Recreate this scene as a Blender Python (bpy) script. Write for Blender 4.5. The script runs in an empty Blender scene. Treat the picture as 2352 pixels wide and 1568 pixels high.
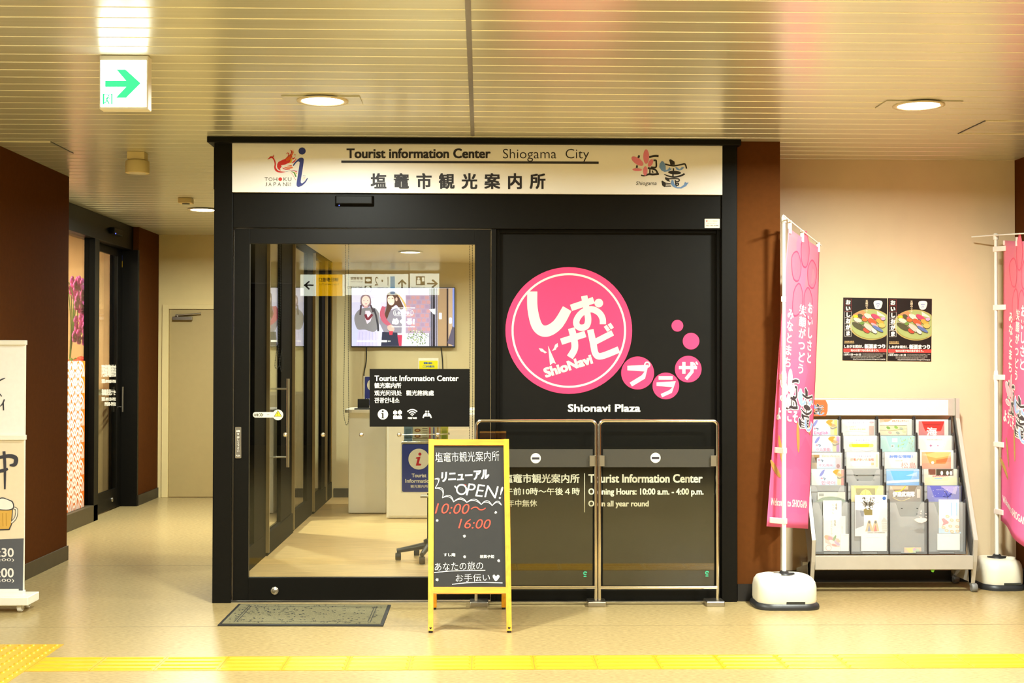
import bpy, math, random
from mathutils import Vector, Matrix
random.seed(7)
SC = bpy.context.scene
COL = SC.collection
PI = math.pi

# ------------------------------------------------------------------ camera
W_, H_ = 2352, 1568
F_, CAMH = 3067.0, 1.459
VPX, VPY, ROLL = 1104.0, 830.0, 0.0018
yc = Vector(((VPX - W_/2)/F_, -(VPY - H_/2)/F_, -1.0)).normalized()
xc = Vector((1.0, -ROLL, 0.0)); xc = (xc - yc*xc.dot(yc)).normalized()
zc = xc.cross(yc)
M_wc = Matrix((xc, yc, zc)).transposed()        # world -> camera
M_cw = M_wc.transposed()                        # camera -> world
CAM = Vector((0, 0, CAMH))
cd = bpy.data.cameras.new('camera'); cam = bpy.data.objects.new('camera', cd); COL.objects.link(cam)
cd.sensor_width = 36; cd.lens = F_/W_*36; cd.clip_start = .05; cd.clip_end = 100
cam.matrix_world = Matrix.Translation(CAM) @ M_cw.to_4x4()
SC.camera = cam
SC.view_settings.view_transform = 'Standard'
SC.view_settings.look = 'None'
SC.view_settings.gamma = 1
SC.view_settings.use_curve_mapping = False
SC.view_settings.exposure = 0.1
SC.cycles.max_bounces = 9; SC.cycles.diffuse_bounces = 4; SC.cycles.glossy_bounces = 5
SC.cycles.transparent_max_bounces = 24; SC.cycles.transmission_bounces = 4
SC.cycles.caustics_reflective = False; SC.cycles.caustics_refractive = False
SC.cycles.sample_clamp_indirect = 6
LAMP_COL = (.94, 1.0, .92)
LAMP_W = 84.0
w = bpy.data.worlds.new('hall_ambience'); SC.world = w; w.use_nodes = True
w.node_tree.nodes['Background'].inputs[0].default_value = (1.0, .93, .76, 1)
w.node_tree.nodes['Background'].inputs[1].default_value = .48

def ray(px, py):
    return M_cw @ Vector(((px - W_/2)/F_, -(py - H_/2)/F_, -1.0))

class Plane:
    """camera-independent plane; pt() turns a photo pixel into the point of this plane that it shows"""
    def __init__(s, p0, n): s.p0, s.n = Vector(p0), Vector(n).normalized()
    def pt(s, px, py, off=0):
        d = ray(px, py); t = (s.p0 - CAM).dot(s.n)/d.dot(s.n)
        return CAM + d*t + s.n*off
def YP(y): return Plane((0, y, 0), (0, -1, 0))
def XP(x): return Plane((x, 0, 0), (1 if x < 0 else -1, 0, 0))
FLOOR = Plane((0, 0, 0), (0, 0, 1))
class Sub:
    def __init__(s, pl, ox, oy, sx, sy=None, off=0): s.pl, s.ox, s.oy, s.sx, s.sy, s.o = pl, ox, oy, sx, sy or sx, off
    def pt(s, u, v, off=0): return s.pl.pt(s.ox + u*s.sx, s.oy + v*s.sy, off + s.o)
def XY(px, py, y):
    p = YP(y).pt(px, py); return p.x, p.z

# ------------------------------------------------------------------ materials
def lin(c):
    c = c/255.0
    return c/12.92 if c <= .04045 else ((c + .055)/1.055)**2.4
def rgb(h):
    h = h.lstrip('#'); return tuple(lin(int(h[i:i+2], 16)) for i in (0, 2, 4)) + (1.0,)
MATS = {}
def mat(name, col, rough=.5, metal=0.0, var=.06, scale=14.0, bump=0.0, bscale=200.0, emit=0.0, coat=0.0, stretch=(1, 1, 1), spec=.5, alpha=1.0):
    m = bpy.data.materials.new(name); m.use_nodes = True; MATS[name] = m
    nt = m.node_tree; b = nt.nodes['Principled BSDF']
    c = rgb(col)
    b.inputs['Roughness'].default_value = rough; b.inputs['Metallic'].default_value = metal
    b.inputs['Specular IOR Level'].default_value = spec
    b.inputs['Coat Weight'].default_value = coat; b.inputs['Coat Roughness'].default_value = .12
    b.inputs['Alpha'].default_value = alpha
    tc = nt.nodes.new('ShaderNodeTexCoord'); mp = nt.nodes.new('ShaderNodeMapping')
    mp.inputs['Scale'].default_value = stretch
    nt.links.new(tc.outputs['Object'], mp.inputs[0])
    nz = nt.nodes.new('ShaderNodeTexNoise'); nz.inputs['Scale'].default_value = scale; nz.inputs['Detail'].default_value = 4
    nt.links.new(mp.outputs[0], nz.inputs['Vector'])
    rp = nt.nodes.new('ShaderNodeValToRGB')
    rp.color_ramp.elements[0].position = .3; rp.color_ramp.elements[1].position = .7
    rp.color_ramp.elements[0].color = tuple(x*(1 - var) for x in c[:3]) + (1,)
    rp.color_ramp.elements[1].color = tuple(min(1, x*(1 + var)) for x in c[:3]) + (1,)
    nt.links.new(nz.outputs['Fac'], rp.inputs[0]); nt.links.new(rp.outputs[0], b.inputs['Base Color'])
    if bump:
        n2 = nt.nodes.new('ShaderNodeTexNoise'); n2.inputs['Scale'].default_value = bscale; n2.inputs['Detail'].default_value = 3
        nt.links.new(mp.outputs[0], n2.inputs['Vector'])
        bp = nt.nodes.new('ShaderNodeBump'); bp.inputs['Strength'].default_value = bump; bp.inputs['Distance'].default_value = .002
        nt.links.new(n2.outputs['Fac'], bp.inputs['Height']); nt.links.new(bp.outputs[0], b.inputs['Normal'])
    if emit:
        nt.links.new(rp.outputs[0], b.inputs['Emission Color']); b.inputs['Emission Strength'].default_value = emit
    return m
def glass(name, tint='#f4f6f2', refl=.05, haze=0.0, hcol='#ffffff', grough=.0):
    """clear pane: transparent with a mirror reflection that rises towards grazing angles"""
    m = bpy.data.materials.new(name); m.use_nodes = True; MATS[name] = m
    nt = m.node_tree; nt.nodes.remove(nt.nodes['Principled BSDF']); out = nt.nodes['Material Output']
    tr = nt.nodes.new('ShaderNodeBsdfTransparent'); tr.inputs[0].default_value = rgb(tint)
    gl = nt.nodes.new('ShaderNodeBsdfGlossy'); gl.inputs['Roughness'].default_value = grough
    lw = nt.nodes.new('ShaderNodeLayerWeight'); lw.inputs[0].default_value = .5
    pw = nt.nodes.new('ShaderNodeMath'); pw.operation = 'POWER'; pw.inputs[1].default_value = 5
    nt.links.new(lw.outputs['Facing'], pw.inputs[0])
    ma = nt.nodes.new('ShaderNodeMath'); ma.operation = 'MULTIPLY_ADD'; ma.inputs[1].default_value = .9; ma.inputs[2].default_value = refl
    nt.links.new(pw.outputs[0], ma.inputs[0])
    base = tr.outputs[0]
    if haze:
        df = nt.nodes.new('ShaderNodeBsdfDiffuse'); df.inputs[0].default_value = rgb(hcol)
        mh = nt.nodes.new('ShaderNodeMixShader'); mh.inputs[0].default_value = haze
        nt.links.new(tr.outputs[0], mh.inputs[1]); nt.links.new(df.outputs[0], mh.inputs[2]); base = mh.outputs[0]
    mx = nt.nodes.new('ShaderNodeMixShader')
    nt.links.new(ma.outputs[0], mx.inputs[0]); nt.links.new(base, mx.inputs[1]); nt.links.new(gl.outputs[0], mx.inputs[2])
    nt.links.new(mx.outputs[0], out.inputs[0])
    return m
def ink(col, **k):
    n = 'ink_' + col.lstrip('#')
    if n not in MATS: mat(n, col, rough=k.get('rough', .55), var=.02, scale=40)
    return n
def glow(col, s=1.0):
    n = 'glow_%s_%d' % (col.lstrip('#'), int(s*100))
    if n not in MATS: mat(n, col, rough=.3, var=.015, scale=30, emit=s)
    return n

mat('brown_wall', '#5c3518', .9, spec=.01, var=.05, scale=30, bump=.05, bscale=300)
mat('black_rail', '#0d0b08', .65, spec=.04, var=.1, scale=60)
mat('edge_bronze', '#8d7850', .45, metal=.3, var=.05)
mat('beige_wall', '#e6cfaa', .6, var=.02, scale=6, bump=.03, bscale=400)
mat('cream_wall', '#f3dc9c', .6, var=.02, scale=6, bump=.03, bscale=400)
mat('white_wall', '#dac9a0', .6, var=.02, scale=6)
mat('black_metal', '#110f0b', .45, spec=.13, var=.1, scale=60)
mat('black_film', '#110f0b', .55, spec=.15, var=.12, scale=9, bump=.04, bscale=12)
mat('baseboard_black', '#1d1815', .45, var=.1)
mat('plinth_bronze', '#4c4028', .5, var=.08)
mat('chrome', '#d9d4c8', .16, metal=1, var=.03)
mat('steel', '#b9b2a4', .32, metal=1, var=.05)
mat('white_plastic', '#f2ecdc', .4, var=.02)
mat('grey_plastic', '#7c7b78', .45, var=.05)
mat('dark_plastic', '#2c2c2d', .4, var=.08)
mat('rack_silver', '#c9c3b6', .42, metal=.35, var=.03)
mat('rack_dark', '#3b3836', .5, var=.06)
mat('pocket_grey', '#9b9b98', .5, var=.04)
mat('pine', '#f3a41a', .42, var=.16, scale=6, stretch=(14, 14, 1.2), coat=.25)
mat('pine_rail', '#ea9c1e', .42, var=.2, scale=6, stretch=(1.2, 14, 14), coat=.25)
mat('chalkboard', '#1a1714', .6, var=.12, scale=25)
mat('chalk_white', '#f6f3ea', .8, var=.03)
mat('chalk_red', '#f2503c', .8, var=.05)
mat('rubber', '#1a1918', .6)
mat('mat_pile', '#726b4c', .95, var=.25, scale=120, bump=.6, bscale=500)
mat('mat_groove', '#34332b', .95, var=.1)
mat('flag_pole', '#f3efe4', .35, var=.02)
mat('tank_cream', '#f3ecd6', .42, var=.02)
mat('clip_cloth', '#f2e2d6', .8, var=.03)
mat('lamp_lens', '#fffaf0', .3, var=.01, emit=14)
mat('lamp_ring', '#e9dcbe', .35, var=.02)
mat('ceiling_joint', '#fdf3d2', .6, var=.02)
mat('sign_face', '#fcf9f6', .45, var=.015, scale=4)
mat('tactile_yellow', '#d6a41d', .38, var=.05, scale=20, coat=.2)
mat('counter_white', '#f6f1e4', .4, var=.02)
mat('wood_floor', '#e0bd83', .36, var=.2, scale=3, stretch=(1.2, 16, 1), coat=.15)
mat('door_cream', '#bca46c', .5, var=.02)
mat('orchid', '#f060cc', .6, var=.25, scale=60)
mat('leaf_green', '#4d7a2c', .5, var=.2)
mat('ribbon_red', '#d8261c', .45, var=.1)
mat('shop_wall', '#d9b48a', .6, var=.1, scale=2)
mat('locker_grey', '#3c3d3c', .45, var=.08)
glass('door_glass', refl=.045)
glass('side_glass', refl=.06)
glass('shop_glass', '#eef0e8', refl=.04)
glass('screen_glass', '#fbfcf8', refl=.075)
glass('frost_band', '#b0b0aa', refl=.05, haze=.16, hcol='#a8a294', grough=.15)
glass('acrylic', '#fdfdfd', refl=.025, haze=.10, hcol='#ffffff', grough=.05)

def floor_material():
    m = mat('floor_vinyl', '#b09968', .27, var=.22, scale=7, stretch=(5, 16, 1), coat=.0, bump=.02, bscale=60)
    return m
floor_material()
def ceiling_material():
    m = mat('ceiling_panel', '#e9e6d2', .27, metal=.5, var=.05, scale=2, stretch=(.3, 20, 1))
ceiling_material()

# ------------------------------------------------------------------ geometry
def catmull(pts, n=8, closed=False):
    P = [tuple(map(float, p)) for p in pts]; k = len(P)
    if k < 3: return P
    out = []
    rng = range(k if closed else k - 1)
    for i in rng:
        g = (lambda j: P[j % k]) if closed else (lambda j: P[max(0, min(k - 1, j))])
        a, b, c, d = g(i-1), g(i), g(i+1), g(i+2)
        for s in range(n):
            t = s/n
            out.append(tuple(.5*(2*b[q] + (c[q]-a[q])*t + (2*a[q]-5*b[q]+4*c[q]-d[q])*t*t + (3*b[q]-a[q]-3*c[q]+d[q])*t**3) for q in range(len(b))))
    if not closed: out.append(P[-1])
    return out
def rrect(x0, y0, x1, y1, r, n=5):
    o = []
    for cx, cy, a0 in ((x1-r, y0+r, -90), (x1-r, y1-r, 0), (x0+r, y1-r, 90), (x0+r, y0+r, 180)):
        for i in range(n+1):
            a = math.radians(a0 + 90*i/n); o.append((cx + r*math.cos(a), cy + r*math.sin(a)))
    return o
def ell(cx, cy, rx, ry, rot=0, n=28):
    c, s = math.cos(math.radians(rot)), math.sin(math.radians(rot)); o = []
    for i in range(n):
        a = 2*PI*i/n; x, y = rx*math.cos(a), ry*math.sin(a)
        o.append((cx + x*c - y*s, cy + x*s + y*c))
    return o
TXT = {}
def text_mesh(body, bold=0.0, em=False):
    k = (body, round(bold, 3), em)
    if k in TXT: return TXT[k]
    cu = bpy.data.curves.new('lettering', 'FONT'); cu.body = body; cu.offset = bold; cu.resolution_u = 3
    o = bpy.data.objects.new('lettering', cu); COL.objects.link(o)
    dg = bpy.context.evaluated_depsgraph_get(); ev = o.evaluated_get(dg); me = ev.to_mesh()
    vs = [(v.co.x, v.co.y) for v in me.vertices]; fs = [tuple(p.vertices) for p in me.polygons]
    ev.to_mesh_clear(); bpy.data.objects.remove(o); bpy.data.curves.remove(cu)
    if not vs: vs = [(0, 0), (1, 1)]
    xs, ys = [v[0] for v in vs], [v[1] for v in vs]
    if em: x0, x1, y0, y1 = 0, 1, -.12, .88
    else: x0, x1, y0, y1 = min(xs), max(xs), min(ys), max(ys)
    sx, sy = max(1e-6, x1-x0), max(1e-6, y1-y0)
    TXT[k] = ([((x-x0)/sx, (y-y0)/sy) for x, y in vs], fs)
    return TXT[k]

class MB:
    def __init__(s): s.v, s.f, s.m, s.sm, s.names, s.lay = [], [], [], [], [], 0
    def layer(s): s.lay = (s.lay + 1) % 9; return s.lay*.00002
    def mi(s, m):
        if m not in s.names: s.names.append(m)
        return s.names.index(m)
    def add(s, vs, fs, m, smooth=False):
        b = len(s.v); s.v += [Vector(v) for v in vs]; k = s.mi(m)
        for f in fs:
            s.f.append(tuple(i + b for i in f)); s.m.append(k); s.sm.append(smooth)
        return s
    def hexa(s, p, m):
        return s.add(p, [(0,3,2,1), (4,5,6,7), (0,1,5,4), (1,2,6,5), (2,3,7,6), (3,0,4,7)], m)
    def box(s, x0, x1, y0, y1, z0, z1, m):
        return s.hexa([(x0,y0,z0), (x1,y0,z0), (x1,y1,z0), (x0,y1,z0), (x0,y0,z1), (x1,y0,z1), (x1,y1,z1), (x0,y1,z1)], m)
    def prism(s, pts, axis, a, b, m, smooth=False):
        """2D outline swept along an axis; pts are the other two coordinates in x,y,z order"""
        def mk(p, t): return {'x': (t, p[0], p[1]), 'y': (p[0], t, p[1]), 'z': (p[0], p[1], t)}[axis]
        n = len(pts)
        s.add([mk(p, a) for p in pts], [tuple(range(n))], m); s.add([mk(p, b) for p in pts], [tuple(range(n))[::-1]], m)
        return s.add([mk(p, a) for p in pts] + [mk(p, b) for p in pts], [(i, (i+1) % n, n+(i+1) % n, n+i) for i in range(n)], m, smooth)
    def tube(s, pts, r, m, n=10, cap=True, rs=None):
        pts = [Vector(p) for p in pts]; rings = []; up = None
        for i, p in enumerate(pts):
            d = (pts[min(i+1, len(pts)-1)] - pts[max(i-1, 0)]).normalized()
            if up is None:
                up = Vector((0, 0, 1)) if abs(d.z) < .9 else Vector((1, 0, 0))
            u = (up - d*up.dot(d)).normalized(); q = d.cross(u); up = u
            rr = rs[i] if rs else r
            rings.append([p + (u*math.cos(2*PI*k/n) + q*math.sin(2*PI*k/n))*rr for k in range(n)])
        vs = [x for g in rings for x in g]
        fs = [(i*n+k, i*n+(k+1) % n, (i+1)*n+(k+1) % n, (i+1)*n+k) for i in range(len(pts)-1) for k in range(n)]
        s.add(vs, fs, m, True)
        if cap:
            s.add(rings[0], [tuple(range(n))[::-1]], m); s.add(rings[-1], [tuple(range(n))], m)
        return s
    def lathe(s, prof, c, m, n=28, axis='z'):
        """profile of (radius, height) turned about an axis through c"""
        c = Vector(c); vs = []
        for r, h in prof:
            for k in range(n):
                a = 2*PI*k/n; x, y = r*math.cos(a), r*math.sin(a)
                vs.append(c + Vector({'z': (x, y, h), 'y': (x, h, y), 'x': (h, x, y)}[axis]))
        fs = [(i*n+k, i*n+(k+1) % n, (i+1)*n+(k+1) % n, (i+1)*n+k) for i in range(len(prof)-1) for k in range(n)]
        s.add(vs, fs, m, True)
        if prof[0][0] > 1e-4: s.add(vs[:n], [tuple(range(n))[::-1]], m)
        if prof[-1][0] > 1e-4: s.add(vs[-n:], [tuple(range(n))], m)
        return s
    def ball(s, c, r, m, n=10, sc=(1, 1, 1)):
        c = Vector(c); vs = [c + Vector((0, 0, r*sc[2]))]; k = n//2
        for i in range(1, k):
            a = PI*i/k
            for j in range(n):
                b = 2*PI*j/n; vs.append(c + Vector((r*sc[0]*math.sin(a)*math.cos(b), r*sc[1]*math.sin(a)*math.sin(b), r*sc[2]*math.cos(a))))
        vs.append(c - Vector((0, 0, r*sc[2])))
        fs = [(0, 1+j, 1+(j+1) % n) for j in range(n)]
        for i in range(k-2):
            fs += [(1+i*n+j, 1+(i+1)*n+j, 1+(i+1)*n+(j+1) % n, 1+i*n+(j+1) % n) for j in range(n)]
        l = len(vs)-1; fs += [(l, 1+(k-2)*n+(j+1) % n, 1+(k-2)*n+j) for j in range(n)]
        return s.add(vs, fs, m, True)
    # --- flat artwork on a plane or a curved surface (anything with pt(a, b, off))
    def poly(s, pl, pts, m, off=.001, thick=0):
        n = len(pts); off += s.layer() if not thick else 0; fr = [pl.pt(x, y, off) for x, y in pts]
        s.add(fr, [tuple(range(n))], m)
        if thick:
            bk = [pl.pt(x, y, off-thick) for x, y in pts]
            s.add(bk, [tuple(range(n))[::-1]], m)
            s.add(fr + bk, [(i, (i+1) % n, n+(i+1) % n, n+i) for i in range(n)], m)
        return s
    def rect(s, pl, x0, y0, x1, y1, m, off=.001, thick=0):
        return s.poly(pl, [(x0, y0), (x1, y0), (x1, y1), (x0, y1)], m, off, thick)
    def disc(s, pl, x, y, r, m, off=.001, n=32, ry=None, thick=0): return s.poly(pl, ell(x, y, r, ry or r, 0, n), m, off, thick)
    def ring(s, pl, x, y, r0, r1, m, off=.001, n=64, a0=0, a1=360):
        vs = []; off += s.layer()
        for i in range(n+1):
            a = math.radians(a0 + (a1-a0)*i/n); c, q = math.cos(a), math.sin(a)
            vs += [pl.pt(x + r0*c, y + r0*q, off), pl.pt(x + r1*c, y + r1*q, off)]
        return s.add(vs, [(2*i, 2*i+1, 2*i+3, 2*i+2) for i in range(n)], m)
    def stroke(s, pl, pts, wd, m, off=.001, smooth=True, closed=False, cap=False, n=6):
        k = len(pts); ws = list(wd) if isinstance(wd, (list, tuple)) else [wd]*k
        P = [(p[0], p[1], q) for p, q in zip(pts, ws)]
        if smooth and k > 2: P = catmull(P, n, closed)
        if closed: P = P + [P[0]]
        vs = []; L = len(P); off += s.layer(); of0 = off
        for i in range(L):
            a = P[i-1] if i else (P[-2] if closed else P[0]); b = P[i+1] if i < L-1 else (P[1] if closed else P[-1])
            dx, dy = b[0]-a[0], b[1]-a[1]; q = math.hypot(dx, dy) or 1
            nx, ny = -dy/q*P[i][2]/2, dx/q*P[i][2]/2
            if not smooth and 0 < i < L-1:
                d1 = math.atan2(P[i][1]-a[1], P[i][0]-a[0]); d2 = math.atan2(b[1]-P[i][1], b[0]-P[i][0])
                g = 1/max(.45, abs(math.cos((d2-d1)/2))); nx *= g; ny *= g
            off = of0 + i*.000006
            vs += [pl.pt(P[i][0]+nx, P[i][1]+ny, off), pl.pt(P[i][0]-nx, P[i][1]-ny, off)]
        s.add(vs, [(2*i, 2*i+1, 2*i+3, 2*i+2) for i in range(L-1)], m)
        if cap:
            for p in (P[0], P[-1]): s.disc(pl, p[0], p[1], p[2]/2, m, off, 12)
        return s
    def txt(s, pl, body, x0, y0, x1, y1, m, off=.001, bold=0.0, rot=0, shear=0, em=False):
        vs, fs = text_mesh(body, min(0, bold), em); c, q = math.cos(math.radians(rot)), math.sin(math.radians(rot))
        sg = 1 if x1 > x0 else -1
        if shear: e = abs(shear*(y1-y0))/2; x0, x1 = x0 + e*sg, x1 - e*sg
        d = max(0, bold)*(y1-y0)*(1.0 if em else 1.25)
        if bold > 0: x0, x1, y0, y1 = x0 + d*sg, x1 - d*sg, y0 + d, y1 - d
        cx, cy = (x0+x1)/2, (y0+y1)/2
        for k, (ex, ey) in enumerate(((0, 0), (-1, -.7), (1, .7), (-1, .7), (1, -.7)) if bold > 0 else ((0, 0),)):
            o = []; of = off + s.layer() + k*.00002
            for a, b in vs:
                x = (a-.5)*(x1-x0) + shear*(b-.5)*(y1-y0) + ex*d; y = (.5-b)*(y1-y0) + ey*d
                o.append(pl.pt(cx + x*c - y*q, cy + x*q + y*c, of))
            s.add(o, fs, m)
        return s
    def vtxt(s, pl, body, x, y0, y1, wd, m, off=.001, bold=0.0):
        h = (y1-y0)/len(body)
        for i, ch in enumerate(body): s.txt(pl, ch, x-wd/2, y0+i*h, x+wd/2, y0+(i+1)*h, m, off, bold, em=True)
        return s
    def build(s, name, parent=None, bevel=0, label=None, kind=None, segs=2):
        org = Vector((0, 0, 0)); p = parent
        while p is not None: org += Vector(p.location); p = p.parent
        me = bpy.data.meshes.new(name); me.from_pydata([v - org for v in s.v], [], s.f)
        for n in s.names: me.materials.append(MATS[n])
        me.polygons.foreach_set('material_index', s.m); me.polygons.foreach_set('use_smooth', s.sm); me.update()
        o = bpy.data.objects.new(name, me); COL.objects.link(o); o.parent = parent
        if bevel:
            b = o.modifiers.new('bevel', 'BEVEL'); b.width = bevel; b.segments = segs; b.limit_method = 'ANGLE'; b.angle_limit = math.radians(40)
        if label: o['label'] = label
        if kind: o['kind'] = kind
        return o
def tag(o, label, cat, group=None, kind=None):
    o['label'] = label; o['category'] = cat
    if group: o['group'] = group
    if kind: o['kind'] = kind
    return o
def thing(name, label, cat, loc, group=None, kind=None):
    o = bpy.data.objects.new(name, None); COL.objects.link(o); o.location = loc; o.empty_display_size = .1
    return tag(o, label, cat, group, kind)
def struct(o, label, cat): return tag(o, label, cat, kind='structure')
def dup(root, loc, label=None):
    r = root.copy(); COL.objects.link(r); r.location = loc
    if label: r['label'] = label
    for ch in list(root.children):
        c = ch.copy(); COL.objects.link(c); c.parent = r
        for g in ch.children:
            d = g.copy(); COL.objects.link(d); d.parent = c
    return r

# ------------------------------------------------------------------ setting
HC = 2.812                      # ceiling height
YF = 8.11                       # front of the information centre
XL = -1.62                      # its left side
YB = 14.4                       # back wall
mb = MB().box(-9, 9, -7, 15, -.12, 0, 'floor_vinyl')
struct(mb.build('floor'), 'shiny mottled beige vinyl floor of the station concourse', 'floor')
mb = MB()
for yy in (7.40, 9.6, 5.2): mb.box(-9, 9, yy, yy+.002, 0, .0004, 'plinth_bronze')
struct(mb.build('trim_2'), 'thin dark welded seams running across the beige floor', 'floor seam')
# ceiling of metal strips
mb = MB(); pitch, gap = .1605, .009
y = -7.0 + .09; n = 0
vs, fs, ms = [], [], []
while y < 15:
    a, b = y, y + pitch - gap
    prof = [(a, HC+.012), (a, HC+.003), (a+.003, HC), (b-.003, HC), (b, HC+.003), (b, HC+.012)]
    q = []
    for X in (-9, 9): q += [(X, p[0], p[1]) for p in prof]
    mb.add(q, [(i, i+1, i+7, i+6) for i in range(5)], 'ceiling_panel')
    mb.add([(-9, b, HC+.002), (9, b, HC+.002), (9, b+gap, HC+.002), (-9, b+gap, HC+.002)], [(0, 1, 2, 3)], 'ceiling_joint')
    y += pitch
mb.box(-9, 9, -7, 15, HC+.012, HC+.06, 'ceiling_joint')
struct(mb.build('ceiling'), 'satin metal strip ceiling with pale joints above the concourse', 'ceiling')
mb = MB().box(-.062, -.04, 3, YF-.12, HC-.003, HC+.006, 'steel')
struct(mb.build('trim_1'), 'narrow metal joint strip running across the ceiling boards above the fascia', 'ceiling joint')

# brown and beige walls
mat('hall_wall', '#3d382f', .7, var=.1, scale=2)
struct(MB().box(-9, 9, -7.1, -7, 0, HC, 'hall_wall').build('wall_hall'), 'unseen dark concourse wall added opposite the shopfront to darken its reflections', 'wall')  # unseen wall, added dark so glass and black metal mirror less grey
mb = MB().box(-7, -3.03, 8.2, 9.88, 0, HC, 'brown_wall')
struct(mb.build('wall_left'), 'dark brown wall block beside the rolling sign', 'wall')
mb = MB().box(-3.03, -3.02, 8.19, 9.89, 0, .105, 'plinth_bronze').box(-7, -3.02, 8.19, 8.2, 0, .105, 'plinth_bronze').box(-3.5, -3.02, 9.88, 9.89, 0, .105, 'plinth_bronze')
struct(mb.build('baseboard_left'), 'dark skirting at the foot of the brown wall by the rolling sign', 'baseboard')
mb = MB().box(-4.3, -3.455, 13.56, YB, 0, HC, 'brown_wall')
struct(mb.build('wall_corridor'), 'narrow brown wall strip past the shop door', 'wall')
mb = MB().box(-3.455, -3.445, 13.56, YB, 0, .105, 'baseboard_black')
struct(mb.build('baseboard_corridor'), 'dark skirting under the narrow brown wall strip past the shop door', 'baseboard')
mb = MB().box(-7, 1.7, YB, YB+.12, 0, HC, 'cream_wall')
struct(mb.build('wall_back'), 'cream wall at the far end of the corridor', 'wall')
mb = MB().box(1.57, 1.835, 8.14, 8.85, 0, HC, 'brown_wall')
struct(mb.build('wall_front_right'), 'brown wall strip between the black shopfront and the flag', 'wall')
mb = MB().box(1.57, 1.84, 8.13, 8.14, 0, .105, 'baseboard_black').box(1.835, 1.845, 8.13, 8.85, 0, .105, 'baseboard_black')
struct(mb.build('baseboard_front'), 'black skirting under the brown wall strip beside the shopfront', 'baseboard')
mb = MB().box(1.57, 3.58, 8.85, 8.97, 0, HC, 'beige_wall')
struct(mb.build('wall_right'), 'pale beige wall behind the brochure rack and posters', 'wall')
mb = MB().box(1.845, 3.57, 8.84, 8.85, 0, .075, 'baseboard_black')
struct(mb.build('baseboard_right'), 'black skirting along the pale beige wall behind the rack', 'baseboard')
mb = MB().box(3.575, 3.75, 3.0, 8.97, 0, HC, 'brown_wall')
struct(mb.build('wall_side'), 'brown side wall at the right edge beyond the second flag', 'wall')
mb = MB().box(3.565, 3.575, 3.0, 8.84, 0, .105, 'baseboard_black')
struct(mb.build('baseboard_side'), 'black skirting along the brown side wall by the second flag', 'baseboard')

# ---- information centre front
pf = YP(YF); pd = YP(8.135); pp = YP(8.175)
wf = thing('wall_front', 'black metal framed front of the tourist information centre', 'shopfront', (0, YF, 0), kind='structure')
x0 = pf.pt(490, 800).x; x1 = pf.pt(533, 800).x; x2 = pf.pt(1658, 800).x; x3 = pf.pt(1693, 800).x
MB().box(x0, x1, YF, YF+.16, 0, HC-.03, 'black_metal').build('post', wf, .003)
MB().box(x2, x3, YF, YF+.16, 0, HC-.03, 'black_metal').build('post', wf, .003)
xa, xb = pf.pt(479, 315).x, pf.pt(1699, 318).x
MB().box(xa, xb, YF-.05, YF+.2, HC-.036, HC-.001, 'black_metal').build('cornice', wf, .003)
zh0, zh1 = pf.pt(1100, 524).z, HC-.036
MB().box(x1, x2, YF+.012, YF+.15, zh0, zh1, 'black_metal').build('header', wf, .002)
MB().box(xa+.02, xb-.02, YF+.06, 8.9, HC-.03, HC-.002, 'black_metal').build('roof_edge', wf)
xm = pf.pt(1128, 800).x
MB().box(xm, xm+.03, YF+.02, YF+.12, 0, zh0, 'black_metal').build('mullion', wf, .003)
MB().box(xm, x2, YF+.035, YF+.12, 0, .07, 'black_metal').build('sill', wf, .003)
MB().box(x0+.01, x2, YF+.01, YF+.15, -.001, .004, 'steel').build('threshold', wf)

# sliding door leaf
dx0, dx1 = pd.pt(537, 900).x, pd.pt(1127, 900).x
gx0, gx1, gz0, gz1 = pd.pt(572, 900).x, pd.pt(1090, 900).x, pd.pt(830, 1326).z, pd.pt(830, 560).z
zb = .012; zt = pd.pt(830, 526).z
dr = thing('door_1', 'sliding glass entrance door in a black frame', 'door', (dx0, 8.135, 0), kind='structure')
m = MB(); ya, yb = 8.135, 8.175
for q in ((dx0, gx0, zb, zt), (gx1, dx1, zb, zt), (gx0, gx1, zb, gz0), (gx0, gx1, gz1, zt)): m.box(q[0], q[1], ya, yb, q[2], q[3], 'black_metal')
m.build('door_frame', dr, .002)
MB().box(gx0-.004, gx1+.004, 8.15, 8.158, gz0-.004, gz1+.004, 'door_glass').build('pane', dr)
ps = YP(8.135)
m = MB(); m.poly(ps, rrect(540.5, 980, 554.5, 1052, 2), 'steel', .006, .006)
m.rect(ps, 542, 983, 553, 1049, ink('#6b6254'), .0064)
pu = m.build('push_plate', dr)
m = MB(); m.txt(ps, '自動', 543, 987, 552, 992, ink('#efe9dc'), .007, .02); m.vtxt(ps, '押して下さい', 547.5, 1001, 1038, 6, ink('#efe9dc'), .007, .01)
m.txt(ps, 'PUSH', 543, 1044, 552, 1048, ink('#efe9dc'), .007, .01); m.poly(ps, [(545, 995), (550, 995), (547.5, 999)], ink('#efe9dc'), .007)
m.build('lettering', pu)
m = MB(); c = ps.pt(631, 1356); m.lathe([(.024, 0), (.024, -.006), (.02, -.008), (.011, -.008), (.011, -.012), (.009, -.013), (0, -.013)], c, 'steel', 24, 'y')
m.build('lock', dr, label='round chrome key lock')
pg = YP(8.15)
for px in (655, 742, 830, 917, 1005):
    c = pg.pt(px, 998); MB().lathe([(.014, 0), (.014, -.003), (.009, -.008), (0, -.009)], c, 'chrome', 20, 'y').build('stud', dr)
m = MB(); m.poly(pg, rrect(581, 946, 632, 958.5, 6), ink('#e8dfc4'), .0008)
m.txt(pg, '自動', 583.5, 949, 594.5, 956, ink('#3a3a36'), .0012, .02)
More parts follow.
